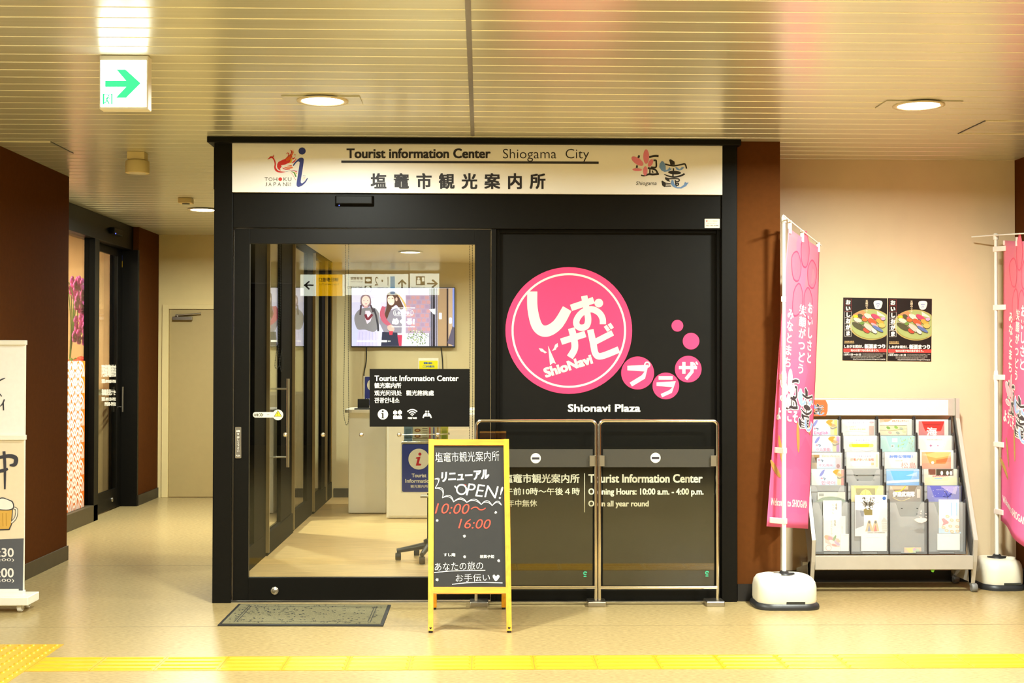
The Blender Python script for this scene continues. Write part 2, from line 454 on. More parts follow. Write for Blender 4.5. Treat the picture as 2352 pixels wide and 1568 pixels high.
for dxx in (596, 600): m.stroke(pg, [(dxx, 948.5), (dxx+4, 952.3), (dxx, 956)], 1.6, ink('#3a3a36'), .0012, False)
m.stroke(pg, [(613, 952.5), (619, 952)], .8, ink('#3a3a36'), .0012)
m.build('sticker', dr, label='oblong cream sticker with a double arrow')
m = MB(); m.disc(pg, 638.5, 952.5, 12.2, ink('#dcd9c2'), .0014); m.poly(pg, [(638.5, 941.5), (648, 956.5), (629, 956.5)], ink('#2a2823'), .0018)
m.poly(pg, [(638.5, 943.5), (646, 955.6), (631, 955.6)], ink('#f5d512'), .0022); m.txt(pg, '!', 637.6, 946.5, 639.4, 954.5, ink('#2a2823'), .0026, .03)
m.txt(pg, '指をはさむ注意', 631.5, 958.5, 645.5, 960.5, ink('#8d8a78'), .0018)
m.build('sticker', dr, label='round sticker with a yellow warning triangle')

# fixed black panel
pn = thing('window_1', 'fixed shopfront pane backed with matt black film', 'window', (xm, 8.19, 0), kind='structure')
MB().box(xm+.03, x2, 8.19, 8.2, .07, zh0, 'black_film').build('film_backing', pn)
m = MB(); q = pp.pt(1645, 800).x
m.box(xm+.03, xm+.05, 8.16, 8.19, .07, zh0, 'black_metal').box(q, x2, 8.15, 8.19, .07, zh0, 'black_metal').box(xm+.05, q, 8.165, 8.19, zh0-.02, zh0, 'black_metal')
m.build('window_frame', pn, .002)

# fascia sign
FS = YP(8.098)
fs_ = thing('fascia_sign', 'long cream fascia sign reading Tourist information Center over the black shopfront', 'sign', (FS.pt(1100, 445).x, 8.098, FS.pt(1100, 445).z))
FPX = [(533.5, 323.5), (1659, 330), (1659, 447), (533.5, 441)]
MB().poly(FS, FPX, 'sign_face', .002, .022).build('panel', fs_)
BLK = ink('#231f24')
m = MB()
m.txt(FS, 'Tourist information Center', 796, 340.5, 1127, 364, BLK, .003, .034)
m.txt(FS, 'Shiogama  City', 1155, 342, 1353, 371, BLK, .003, -.006)
m.poly(FS, [(784, 368.6), (1375, 371.2), (1375, 376.6), (784, 374)], BLK, .003)
for i, ch in enumerate('塩竈市観光案内所'): m.txt(FS, ch, 850+52.2*i, 396, 889+52.2*i, 436, BLK, .003, .03, em=True)
m.build('lettering', fs_, label='black lettering in English and Japanese')
def tohoku(mb, pl, off):
    B, R, O, Y, G = ink('#2b3585'), ink('#d8281e'), ink('#ea6410'), ink('#e8bf10'), ink('#58932c'); K = ink('#5a4a38')
    mb.disc(pl, 1418, 230, 112, B, off)
    mb.poly(pl, catmull([(1150, 700), (1140, 650), (1210, 560), (1320, 460), (1400, 438), (1460, 465), (1470, 540), (1440, 760), (1380, 1140), (1385, 1220), (1420, 1240), (1500, 1180), (1575, 1075), (1595, 1095), (1530, 1210), (1420, 1310), (1310, 1355), (1260, 1330), (1245, 1250), (1290, 950), (1340, 620), (1330, 570), (1300, 555), (1240, 590)], 4, True), B, off)
    mb.stroke(pl, [(335, 492), (390, 460), (440, 425), (500, 445), (555, 530), (578, 640), (570, 740), (610, 830), (700, 880), (830, 888), (900, 880)], [6, 30, 55, 42, 40, 42, 50, 62, 45, 24, 5], R, off)
    mb.stroke(pl, [(430, 430), (500, 415), (532, 380), (512, 348)], [40, 30, 20, 6], R, off)
    mb.poly(pl, [(640, 640), (680, 570), (780, 520), (900, 470), (1010, 400), (1090, 330), (1110, 400), (1060, 500), (1050, 590), (960, 620), (900, 650), (760, 680), (780, 720), (730, 780), (745, 850), (660, 790), (632, 720)], R, off)
    mb.poly(pl, [(900, 478), (1020, 400), (1105, 320), (1130, 165), (1152, 280), (1120, 350), (1070, 420), (1060, 500), (930, 545)], O, off+.0004)
    mb.stroke(pl, [(900, 470), (985, 390), (1000, 315), (960, 290), (922, 322)], [8, 26, 28, 22, 10], R, off)
    mb.stroke(pl, [(985, 405), (1065, 330), (1092, 235), (1040, 200)], [8, 26, 28, 8], R, off)
    mb.poly(pl, [(1090, 605), (1150, 545), (1210, 500), (1222, 455), (1242, 485), (1185, 575), (1110, 612)], R, off)
    mb.poly(pl, [(1100, 435), (1160, 450), (1212, 400), (1190, 460), (1130, 500)], R, off); mb.poly(pl, [(1175, 320), (1225, 350), (1190, 370)], R, off)
    mb.poly(pl, [(1070, 460), (1122, 470), (1090, 600), (1005, 612), (1055, 550)], Y, off+.0008)
    mb.stroke(pl, [(850, 735), (980, 765), (1125, 748)], [10, 40, 34], O, off); mb.stroke(pl, [(945, 706), (1095, 690)], [8, 44], O, off)
    mb.stroke(pl, [(808, 760), (900, 800), (1045, 812)], [20, 30, 6], R, off)
    mb.stroke(pl, [(1000, 855), (1150, 845), (1260, 888)], [6, 14, 26], R, off); mb.stroke(pl, [(1070, 868), (1170, 915), (1228, 1040)], [6, 34, 40], G, off)
    mb.stroke(pl, [(1165, 880), (1255, 950)], [8, 24], Y, off); mb.stroke(pl, [(1060, 895), (1140, 1000), (1220, 1140)], [5, 10, 14], ink('#d9787a'), off)
    mb.stroke(pl, [(900, 878), (1060, 845), (1200, 832), (1265, 855)], 8, ink('#7a86b8'), off)
    for yy, cc, x in ((1005, '#7a86b8', 1440), (1050, '#d9a0a0', 1430), (1095, '#e3bd62', 1425), (1135, '#d98a7a', 1425)): mb.stroke(pl, [(x, yy-4), (x+90, yy+6)], 10, ink(cc), off)
    for ch, a, b in (('T', 245, 345), ('O', 370, 490), ('H', 525, 640), ('K', 835, 950), ('U', 975, 1085)): mb.txt(pl, ch, a, 1055, b, 1170, K, off, .0)
    mb.disc(pl, 735, 1112, 58, R, off)
    for ch, a, b in (('J', 262, 320), ('A', 365, 465), ('P', 525, 605), ('A', 650, 760), ('N', 822, 935)): mb.txt(pl, ch, a, 1213, b, 1328, K, off, .0)
    mb.txt(pl, '日本', 955, 1212, 1082, 1268, K, off); mb.txt(pl, '東北', 955, 1272, 1082, 1328, K, off)
m = MB(); tohoku(m, Sub(FS, 590, 330, 1/13.635), .003); m.build('emblem', fs_, label='red phoenix and blue letter i emblem')
def shiogama(mb, pl, off, halo=0, caption=True, black='#231f20', pink='#f08aa6', blue='#76a0e0'):
    K, P, B, Wh = ink(black), ink(pink), ink(blue), ink('#fbf4ea')
    st = [([(385, 365), (350, 455)], 62), ([(318, 680), (305, 758)], 56), ([(692, 425), (850, 385), (990, 388)], 62), ([(830, 525), (905, 525), (915, 580), (905, 735), (750, 738)], 52),
          ([(650, 765), (850, 800), (925, 860), (960, 945)], 55), ([(718, 790), (715, 950)], 42), ([(790, 840), (818, 920)], 36), ([(440, 985), (530, 1005), (680, 960), (820, 965), (1000, 948)], [40, 40, 60, 62, 62]),
          ([(1195, 640), (1350, 680), (1500, 690), (1700, 655), (1815, 640), (1865, 780)], 46), ([(1455, 770), (1455, 860)], 44), ([(1440, 935), (1440, 1025)], 44),
          ([(1165, 958), (1300, 1015), (1480, 1045), (1680, 1005), (1805, 945)], [24, 40, 48, 54, 60]), ([(1320, 1098), (1580, 1098), (1640, 1135), (1615, 1180), (1540, 1192)], 38),
          ([(1205, 1235), (1365, 1252)], 26), ([(1205, 1290), (1365, 1297)], 20), ([(1190, 1342), (1385, 1340)], 20), ([(1512, 1140), (1540, 1350)], 42), ([(1530, 1245), (1605, 1240), (1610, 1290), (1550, 1312)], 36)]
    po = [[(1318, 505), (1370, 488), (1490, 560), (1500, 660), (1360, 662)], ell(1490, 905, 205, 56, 3), [(1195, 1045), (1320, 1078), (1330, 1160), (1360, 1192), (1260, 1172), (1192, 1110)], [(1078, 1172), (1112, 1158), (1212, 1220), (1215, 1310), (1170, 1362), (1100, 1300)]]
    pk = [ell(600, 405, 92, 225), ell(325, 548, 218, 98, 35), ell(738, 606, 128, 66, -62), ell(320, 815, 150, 44, 3), ell(572, 855, 68, 148, 2)]
    bl = [[(1085, 545), (1130, 548), (1175, 610), (1208, 700), (1215, 830), (1265, 820), (1340, 735), (1350, 770), (1412, 790), (1330, 850), (1180, 888), (1080, 840), (1010, 740), (1020, 630)],
          [(1508, 735), (1560, 740), (1650, 805), (1715, 735), (1795, 745), (1720, 820), (1630, 838), (1550, 812)],
          [(1400, 1140), (1450, 1145), (1480, 1250), (1560, 1360), (1680, 1360), (1780, 1290), (1820, 1195), (1860, 1230), (1932, 1215), (1850, 1330), (1700, 1405), (1560, 1400), (1430, 1340), (1370, 1250)]]
    if halo:
        for p, q in st: mb.stroke(pl, p, [(x + halo) for x in (q if isinstance(q, list) else [q]*len(p))], Wh, off-.0008, cap=True)
        for p in po + pk + bl: mb.poly(pl, p, Wh, off-.0008); mb.stroke(pl, p, halo, Wh, off-.0008, False, True)
    for p, q in st: mb.stroke(pl, p, q, K, off)
    for p in po: mb.poly(pl, p, K, off)
    for p in pk: mb.poly(pl, p, P, off+.0005)
    for p in bl: mb.poly(pl, p, B, off+.0005)
    if caption: mb.txt(pl, 'Shiogama', 270, 1180, 945, 1330, K, off, 0, shear=.2)
m = MB(); shiogama(m, Sub(FS, 1440, 330, 1/13.64), .003); m.build('emblem', fs_, label='pink petal and black brush emblem')

# small things on the front
c = YP(8.115).pt(813, 460)
m = MB(); q0, q1 = YP(8.08).pt(767.5, 472), YP(8.08).pt(858.5, 448)
m.hexa([(q0.x, 8.122, q0.z), (q1.x, 8.122, q0.z), (q1.x, 8.122, q1.z), (q0.x, 8.122, q1.z), (q0.x+.01, 8.08, q0.z+.012), (q1.x-.01, 8.08, q0.z+.012), (q1.x-.01, 8.08, q1.z-.004), (q0.x+.01, 8.08, q1.z-.004)], 'black_metal')
t = thing('door_sensor', 'black automatic door sensor box on the header below the fascia sign', 'sensor', (c.x, 8.122, q0.z))
m.build('housing', t, .004); p = YP(8.085).pt(779, 471.5)
MB().ball(p, .003, glow('#4a5cff', 4), 8).build('indicator', t, label='tiny blue light')
ST = YP(8.122)
t = thing('notice_sticker', 'small white service sticker with a phone number at the top right corner of the shopfront', 'sticker', ST.pt(1635, 513))
MB().poly(ST, rrect(1618.5, 502.5, 1653, 523.5, 1), ink('#efe6cf'), .001, .001).build('label_face', t)
m = MB(); m.txt(ST, 'フルテック株式会社', 1626, 506, 1648, 509, ink('#6a6258'), .0015); m.poly(ST, [(1622, 506), (1625, 506), (1624, 510), (1622.5, 510)], ink('#c8452e'), .0015)
m.txt(ST, '022-782-6588', 1621.5, 516.5, 1650, 519.5, ink('#55505a'), .0015, .02); m.txt(ST, '故障の際はご連絡下さい', 1624, 511.6, 1648, 513.8, ink('#8a8276'), .0015)
m.build('lettering', t)

# round logo
LG = Sub(YP(8.19), 1120, 560, 1/3.733)
lg = thing('logo_decal', 'big pink round logo with five trailing pink dots on the black shopfront pane', 'logo', LG.pt(696, 742))
PK, CR = ink('#f0356c'), ink('#f6e7cb')
for x_, y_, r_ in ((696, 742, 543), (1286, 1106, 141), (1528, 1217, 114), (1720, 1073, 114), (1744, 833, 71), (1627, 701, 50)):
    m = MB(); m.disc(LG, x_, y_, r_, PK, .001, 72); m.build('disc', lg)
m = MB(); m.ring(LG, 696, 742, 474, 491, CR, .0016, 96)
m.stroke(LG, [(383, 408), (386, 560), (425, 705), (500, 748), (600, 690), (682, 555)], [86, 88, 92, 96, 92, 84], CR, .0016, n=10)
m.stroke(LG, [(715, 548), (910, 482)], 56, CR, .0016)
m.stroke(LG, [(828, 445), (848, 560), (862, 650), (845, 705), (795, 718), (762, 690), (768, 640), (815, 585), (890, 560), (955, 590), (985, 640), (988, 688)], 54, CR, .0016)
m.disc(LG, 953, 507, 37, CR, .0016)
m.stroke(LG, [(630, 838), (838, 772)], 55, CR, .0016); m.stroke(LG, [(718, 722), (742, 820), (745, 900), (705, 972)], 58, CR, .0016)
m.stroke(LG, [(880, 735), (905, 850), (925, 940), (975, 962), (1125, 905)], 56, CR, .0016); m.stroke(LG, [(925, 838), (1072, 762)], 50, CR, .0016)
m.stroke(LG, [(1008, 702), (1038, 745)], 30, CR, .0016); m.stroke(LG, [(1042, 684), (1070, 725)], 30, CR, .0016)
m.poly(LG, [(518, 872), (586, 1028), (562, 1018), (535, 1040)], CR, .0016); m.poly(LG, [(438, 893), (475, 900), (482, 912), (510, 930), (490, 938), (478, 928), (455, 920)], CR, .0016); m.poly(LG, [(600, 850), (604, 880), (590, 890), (586, 905), (552, 918), (570, 890), (578, 865)], CR, .0016)
m.txt(LG, 'ShioNavi', 476, 1000, 904, 1090, CR, .0016, .05, rot=-17)
m.stroke(LG, [(1198, 1064), (1362, 1064), (1335, 1140), (1228, 1205)], 38, CR, .0016, False); m.ring(LG, 1368, 1035, 15, 27, CR, .002, 24)
m.stroke(LG, [(1466, 1148), (1586, 1148)], 30, CR, .0016); m.stroke(LG, [(1448, 1202), (1600, 1202), (1568, 1265), (1490, 1300)], 30, CR, .0016, False)
m.stroke(LG, [(1640, 1060), (1795, 1060)], 28, CR, .0016); m.stroke(LG, [(1682, 1012), (1682, 1112)], 28, CR, .0016); m.stroke(LG, [(1752, 1012), (1752, 1095), (1700, 1158)], 28, CR, .0016, False)
m.stroke(LG, [(1768, 1020), (1782, 1044)], 13, CR, .0016); m.stroke(LG, [(1786, 1010), (1800, 1034)], 13, CR, .0016)
m.build('lettering', lg, label='cream Japanese lettering and ring')
m = MB(); m.txt(LG, 'Shionavi Plaza', 688, 1372, 1310, 1440, ink('#f8f2e6'), .0016, .035); m.build('caption', lg, label='white caption below the big disc')
# opening hours lettering
OH = YP(8.19); WL = ink('#fffbee')
oh = thing('vinyl_lettering', 'cream opening hours lettering in Japanese and English on the black pane behind the barriers', 'lettering', OH.pt(1343, 1130))
m = MB(); m.txt(OH, '塩竈市観光案内所', 1156, 1087.5, 1331, 1109, WL, .001, .02); m.txt(OH, '午前10時～午後４時', 1160, 1119.5, 1331.5, 1136.5, WL, .001, .012); m.txt(OH, '年中無休', 1165, 1147, 1233.5, 1163.5, WL, .001, .012)
m.build('japanese_lines', oh)
MB().rect(OH, 1341.9, 1086.5, 1343.6, 1176, WL, .001).build('divider_line', oh)
m = MB(); m.txt(OH, 'Tourist Information Center', 1351.3, 1088, 1613.7, 1108.5, WL, .001, .03); m.txt(OH, 'Opening Hours: 10:00 a.m. - 4:00 p.m.', 1351.3, 1121, 1616, 1140, WL, .001, .025); m.txt(OH, 'Open all year round', 1351.3, 1149, 1490, 1167, WL, .001, .025)
m.build('english_lines', oh)

# black sign on the door glass
DS = YP(8.15)
t = thing('door_sign', 'black multilingual Tourist Information Center sign stuck on the entrance glass', 'sign', DS.pt(963, 979))
MB().rect(DS, 849, 847, 1078.5, 979.5, 'black_film', .004, .003).build('panel', t)
WT = ink('#f7f2e4'); m = MB(); o = .0048
m.txt(DS, 'Tourist Information Center', 860.3, 861.8, 1053.5, 875, WT, o, .026); m.txt(DS, '観光案内所', 860, 878.5, 921.5, 891.5, WT, o, .018); m.txt(DS, '观光问讯处', 860, 896, 923, 908.5, WT, o, .014)
m.txt(DS, '觀光諮詢處', 933, 896, 996.5, 908.5, WT, o, .014); m.txt(DS, '관광안내소', 860, 912.5, 917.5, 925.5, WT, o, .018)
m.txt(DS, 'FREE WIFI', 937, 957.6, 957.3, 962, WT, o, .05)
m.build('lettering', t, label='white lettering in four languages')
m = MB(); Z = Sub(DS, 780, 800, 1/6.918)
m.disc(Z, 689, 1046, 82, WT, o)
BK = 'black_film'
m.disc(Z, 687, 996, 15, BK, o+.0006); m.rect(Z, 676, 1025, 698, 1104, BK, o+.0006); m.rect(Z, 662, 1025, 690, 1036, BK, o+.0006); m.rect(Z, 664, 1098, 712, 1108, BK, o+.0006)
for (a, b, yy) in ((852, 915, 995), (925, 992, 992), (852, 918, 1062), (922, 992, 1066)):
    m.poly(Z, rrect(a, yy, b, yy+48, 10), WT, o); m.ring(Z, (a+b)/2, yy-2, 10, 17, WT, o, 14, 180, 360)
m.rect(Z, 852, 1100, 992, 1120, WT, o)
for r in (102, 68, 34): m.ring(Z, 1155, 1072, r-9, r+9, WT, o, 20, 222, 318)
m.poly(Z, [(1155, 1076), (1141, 1060), (1169, 1060)], WT, o)
for sx in (-1, 1):
    cx = 1392; m.disc(Z, cx+sx*18, 1000, 13, WT, o); m.stroke(Z, [(cx+sx*20, 1022), (cx+sx*22, 1062), (cx+sx*48, 1066), (cx+sx*66, 1104)], [26, 30, 22, 20], WT, o); m.stroke(Z, [(cx+sx*24, 1024), (cx+sx*62, 1064)], 10, WT, o)
m.rect(Z, 1350, 1068, 1434, 1080, WT, o)
m.build('pictograms', t, label='row of four white pictograms')

# ------------------------------------------------------------------ barriers
YBR = 8.0; BP = YP(YBR)
def rod(mb, a, b, r, m, n=12): mb.tube([a, b], r, m, n)
def barrier(xl, xr, label, feet, sticker, mark, clips):
    p = [BP.pt(x, 1383) for x in (xl, xr)]; zt = BP.pt(xl, 966).z
    t = thing('barrier', label, 'barrier', ((p[0].x+p[1].x)/2, YBR, 0), 'glass barriers before the shopfront')
    r = .0105; R = .03; X0, X1 = p[0].x, p[1].x; pts = [(X0, YBR, .033)]
    for i in range(7): a = PI - PI/2*i/6; pts.append((X0+R+R*math.cos(a), YBR, zt-R+R*math.sin(a)))
    for i in range(7): a = PI/2 - PI/2*i/6; pts.append((X1-R+R*math.cos(a), YBR, zt-R+R*math.sin(a)))
    pts.append((X1, YBR, .033))
    MB().tube(pts, r, 'chrome', 14).build('frame', t)
    zr = BP.pt(xl, 1349).z
    MB().tube([(X0, YBR, zr), (X1, YBR, zr)], .011, 'chrome', 12).build('bottom_rail', t)
    z1, z0 = BP.pt(xl, 975).z, zr+.013; zb1, zb0 = BP.pt(xl, 1031).z, BP.pt(xl, 1072.5).z
    MB().box(X0+.02, X1-.02, YBR-.003, YBR+.003, z0, z1, 'screen_glass').build('pane', t)
    MB().box(X0+.02, X1-.02, YBR-.0042, YBR-.0034, zb0, zb1, 'frost_band').build('frosted_band', t)
    for f in feet:
        c = BP.pt(f, 1383); m = MB().box(c.x-.055, c.x+.055, YBR-.05, YBR+.075, 0, .032, 'steel'); m.build('foot', t, .006)
    S = YP(YBR-.0042)
    m = MB(); m.disc(S, sticker[0], sticker[1], 11.7, ink('#efe8d6'), .001); m.rect(S, sticker[0]-8.5, sticker[1]-2.2, sticker[0]+8.5, sticker[1]+2.8, ink('#2b2731'), .0015); m.build('sticker', t, label='round white no entry sticker')
    m = MB(); m.ring(S, mark[0], mark[1], 2, 4.5, ink('#3fb58a'), .001, 20, 40, 320); m.disc(S, mark[0]+2.5, mark[1]-2, 1.8, ink('#3fb58a'), .001, 10); m.rect(S, mark[0]-3.5, mark[1]+6, mark[0]+3, mark[1]+8.5, ink('#3fb58a'), .001); m.build('mark', t, label='small green certification mark')
    for a, b in clips: MB().rect(S, a, 1045.5, b, 1070, 'steel', .012, .02).build('clip', t, .002)
    return t
barrier(1093.5, 1368.5, 'glass barrier half behind the wooden signboard', (1100.5, 1370), (1230.5, 1052), (1344, 1316), ((1354, 1366),))
barrier(1377, 1648, 'glass barrier beside the right black post', (1641,), (1505.6, 1051), (1624, 1315), ((1377, 1388), (1632, 1645)))

# ------------------------------------------------------------------ chalkboard easel
A0 = Vector((0, 7.20, 0)); A1 = Vector((0, 7.57, 1.03)); dirv = (A1-A0).normalized()
AN = Vector((0, -dirv.z, dirv.y)); AP = Plane(A0, AN)
t = thing('chalkboard_sign', 'wooden A-frame chalkboard standing before the left barrier', 'signboard', (AP.pt(1078, 1453).x, 7.4, 0))
def slab(mb, pl, q, m, front, back): mb.poly(pl, q, m, front, front-back)
m = MB(); slab(m, AP, [(984.5, 1008), (997, 1008), (995, 1448), (983, 1448)], 'pine', .0, -.028); m.build('stile', t, .003)
m = MB(); slab(m, AP, [(1156.5, 1008), (1169, 1008), (1175.5, 1448), (1163.5, 1448)], 'pine', .0, -.028); m.build('stile', t, .003)
m = MB(); slab(m, AP, [(996.8, 1008.5), (1156.8, 1008.5), (1157, 1022), (996.5, 1022)], 'pine_rail', -.001, -.027); m.build('top_rail', t, .002)
m = MB(); slab(m, AP, [(995.2, 1347.5), (1162.3, 1347.5), (1162.6, 1362), (995, 1362)], 'pine_rail', -.001, -.027); m.build('bottom_rail', t, .002)
m = MB(); slab(m, AP, [(996, 1021), (1158, 1021), (1163, 1348), (994.6, 1348)], 'chalkboard', -.010, -.016); bd = m.build('board', t)
for x in (989, 1169.5):
    c = AP.pt(x, 1447.5, -.014); MB().lathe([(.011, 0), (.011, .03)], (c.x, c.y, 0), 'rubber', 14).build('foot', t)
RP = YP(7.9)
for (a, b, c0, d0) in ((995, 1001, 998, 997), (1153, 1161, 1157, 1158)):
    xf = (RP.pt(a, 1393).x + RP.pt(b, 1393).x)/2; hw = .0135; xt = xf
    m = MB(); y0_, y1_ = 7.9, 7.615
    m.hexa([(xf-hw, y0_-.02, .012), (xf+hw, y0_-.02, .012), (xf+hw, y0_+.012, .012), (xf-hw, y0_+.012, .012), (xt-hw, y1_-.02, .93), (xt+hw, y1_-.02, .93), (xt+hw, y1_+.012, .93), (xt-hw, y1_+.012, .93)], 'pine'); m.build('rear_leg', t, .002)
    MB().lathe([(.011, 0), (.011, .014)], (xf, 7.895, 0), 'rubber', 12).build('foot', t)
xs0, xs1 = RP.pt(998, 1393).x, RP.pt(1157, 1393).x
MB().box(xs0, xs1, 7.84, 7.86, .2, .23, 'pine_rail').build('rear_rail', t, .002); MB().box(xs0, xs1, 7.62, 7.64, .88, .91, 'pine_rail').build('rear_rail', t, .002)
A = Sub(AP, 970, 990, 1/6.533, off=-.009); B = Sub(AP, 970, 1200, 1/5.81, off=-.009)
CW, CRD = 'chalk_white', 'chalk_red'; m = MB(); o = .0006
m.txt(A, '塩竈市観光案内所', 195, 300, 1152, 450, CW, o, -.01, rot=-1.5)
m.txt(A, 'リニューアル', 275, 585, 1015, 735, CW, o, .035, rot=-3.5, shear=.12)
m.ring(A, 588, 868, 60, 82, CW, o, 40); m.stroke(A, [(485, 815), (520, 860)], 20, CW, o)
m.txt(A, 'PEN!', 660, 800, 1212, 985, CW, o, -.004, rot=6, shear=.14)
cus = [(185, 712), (190, 850), (300, 995), (468, 1055), (667, 1062), (884, 1095), (1048, 1112), (1188, 1105)]; ctl = [(300, 690), (345, 840), (420, 935), (570, 975), (780, 990), (960, 1010), (1120, 1020)]
for off_ in (0, 26):
    for i in range(7):
        a, b, c = cus[i], cus[i+1], ctl[i]; P = []
        for k in range(9):
            u = k/8; P.append(((1-u)**2*a[0] + 2*u*(1-u)*(c[0]+off_*.7) + u*u*b[0], (1-u)**2*(a[1]) + 2*u*(1-u)*(c[1]-off_*1.6) + u*u*(b[1])))
        m.stroke(A, P, 9, CW, o, False)
for S, x, y in ((A, 1102, 1213), (A, 222, 1333), (B, 562, 175), (B, 565, 450), (B, 1020, 503), (B, 197, 757)):
    for k in range(3): a = k*PI/3+.3; m.stroke(S, [(x-20*math.cos(a), y-20*math.sin(a)), (x+20*math.cos(a), y+20*math.sin(a))], 9, CW, o)
m.txt(B, 'すし庵', 285, 400, 440, 446, CW, o, .02); m.txt(B, '桜菓子姫', 768, 424, 960, 470, CW, o, .01)
m.txt(B, 'あなたの旅の', 165, 520, 810, 630, CW, o, -.008, rot=-1.5); m.stroke(B, [(158, 662), (400, 640), (840, 632)], 10, CW, o)
m.txt(B, 'お手伝い', 445, 680, 902, 780, CW, o, -.008, rot=-1); m.stroke(B, [(397, 818), (600, 797), (820, 792), (1070, 800)], 10, CW, o)
m.poly(B, catmull([(980, 776), (945, 730), (942, 700), (962, 690), (984, 712), (1005, 692), (1030, 705), (1022, 735)], 4, True), CW, o)
m.build('chalk_lettering', bd, label='white chalk handwriting')
m = MB(); m.txt(A, '10:00～', 188, 1082, 970, 1235, CRD, o, -.006, rot=1, shear=.25); m.txt(A, '16:00', 540, 1312, 1042, 1455, CRD, o, -.006, rot=1, shear=.25); m.stroke(A, [(625, 800), (660, 806)], 12, CRD, o)
m.build('chalk_lettering', bd, label='red chalk times')

# ------------------------------------------------------------------ floor mat
fl = [FLOOR.pt(*q) for q in ((548, 1388.5), (898, 1390.5), (880, 1438.5), (499.5, 1437.5))]
t = thing('floor_mat', 'grey green scroll patterned doormat on the floor before the glass door', 'mat', ((fl[0].x+fl[2].x)/2, (fl[0].y+fl[2].y)/2, 0))
def bil(q, u, v): return (q[0]*(1-u)+q[1]*u)*(1-v) + (q[3]*(1-u)+q[2]*u)*v
class Bil:
    def __init__(s, q): s.q = q
    def pt(s, u, v, off=0): p = bil(s.q, u, v); return Vector((p.x, p.y, p.z+off))
MT = Bil(fl); m = MB(); m.poly(MT, [(0, 0), (1, 0), (1, 1), (0, 1)], 'rubber', .006, .006); m.build('backing', t, .002)
m = MB(); m.poly(MT, [(.02, .04), (.98, .04), (.98, .95), (.02, .95)], 'mat_pile', .009, .004); m.build('pile', t)
m = MB()
for a, b in (((.1, .14), (.9, .14)), ((.1, .86), (.9, .86)), ((.1, .14), (.1, .86)), ((.9, .14), (.9, .86)), ((.085, .1), (.085, .9)), ((.915, .1), (.915, .9))): m.stroke(MT, [a, b], .006, 'mat_groove', .0096)
for i in range(260):
    u, v = random.uniform(.04, .96), random.uniform(.07, .93); a = random.uniform(0, PI); l = random.uniform(.008, .018)
    P = [(u + l*k*math.cos(a+k*.7)*.8, v + 1.7*l*k*math.sin(a+k*.7)) for k in (-1, 0, 1)]; m.stroke(MT, P, [.003, .011, .003], 'mat_groove', .0096, n=3)
m.build('pattern', t)

# ------------------------------------------------------------------ tactile paving
YT0, YT1 = FLOOR.pt(1100, 1538).y, FLOOR.pt(1100, 1506).y
def bar(m, x0, x1, yc, wd=.024, h=.0055):
    m.hexa([(x0, yc-wd/2, .002), (x1, yc-wd/2, .002), (x1, yc+wd/2, .002), (x0, yc+wd/2, .002), (x0+.008, yc-wd/2+.006, .002+h), (x1-.008, yc-wd/2+.006, .002+h), (x1-.008, yc+wd/2-.006, .002+h), (x0+.008, yc+wd/2-.006, .002+h)], 'tactile_yellow')
m = MB(); XJ = FLOOR.pt(85, 1522).x; W3 = .3
ymid = (YT0+YT1)/2; k = 0; x = XJ
while x < 5:
    m.box(x+.001, x+W3-.001, ymid-.15, ymid+.15, 0, .002, 'tactile_yellow')
    for j in range(4): bar(m, x+.01, x+W3-.01, ymid + (-.1125 + .075*j))
    x += W3
tag(m.build('tactile_strip'), 'yellow tactile guiding strip of ribbed tiles across the floor in front', 'tactile paving')
m = MB()
for a in range(3):
    for b in range(3):
        xx, yy = XJ-.3-.3*a, ymid-.45+.3*b
        if a > 0 and b < 1: pass
        m.box(xx+.001, xx+W3-.001, yy+.001, yy+W3-.001, 0, .002, 'tactile_yellow')
        for i in range(5):
            for j in range(5): m.lathe([(.013, .002), (.010, .0065), (.0, .0075)], (xx+.03+.06*i, yy+.03+.06*j, 0), 'tactile_yellow', 8)
        if False: break
tag(m.build('tactile_warning_pad'), 'yellow tactile paving pad with round dots at the left end of the ribbed strip', 'tactile paving')

# ------------------------------------------------------------------ ceiling fixtures
def area(name, parent, r, watt, col=LAMP_COL, spread=170, z=-.01):
    L = bpy.data.lights.new(name, 'AREA'); L.shape = 'DISK'; L.size = r*2; L.energy = watt; L.color = col; L.spread = math.radians(spread)
    o = bpy.data.objects.new(name, L); COL.objects.link(o); o.parent = parent; o.location = (0, 0, z); return o
def downlight(x, y, z, label, watt, r=.105, frame=True, group='round ceiling downlights', ring='lamp_ring'):
    t = thing('downlight', label, 'ceiling light', (x, y, z), group)
    if frame: MB().box(x-.2, x+.2, y-.1, y+.1, z-.006, z-.0005, 'ceiling_panel').build('frame_plate', t, .001)
    MB().lathe([(r+.028, -.006), (r+.028, -.011), (r+.006, -.012), (r, -.006)], (x, y, z), ring, 40).build('trim_ring', t)
    MB().lathe([(r+.004, -.0075), (0, -.0075)], (x, y, z), 'lamp_lens', 40).build('lamp', t)
    area('light', t, r, watt, z=-.016)
    return t
d1, d2 = Plane((0, 0, HC), (0, 0, -1)).pt(741, 228.5), Plane((0, 0, HC), (0, 0, -1)).pt(2110, 239)
downlight(d1.x, d1.y, HC, 'lit round downlight in the ceiling above the fascia sign', LAMP_W)
downlight(d2.x, d2.y, HC, 'lit round downlight in the ceiling in front of the poster wall', LAMP_W*1.5)
d3 = Plane((0, 0, HC), (0, 0, -1)).pt(466, 480)
downlight(d3.x, d3.y, HC, 'lit round downlight above the corridor door, half hidden by the black post', LAMP_W*1.55, frame=False)
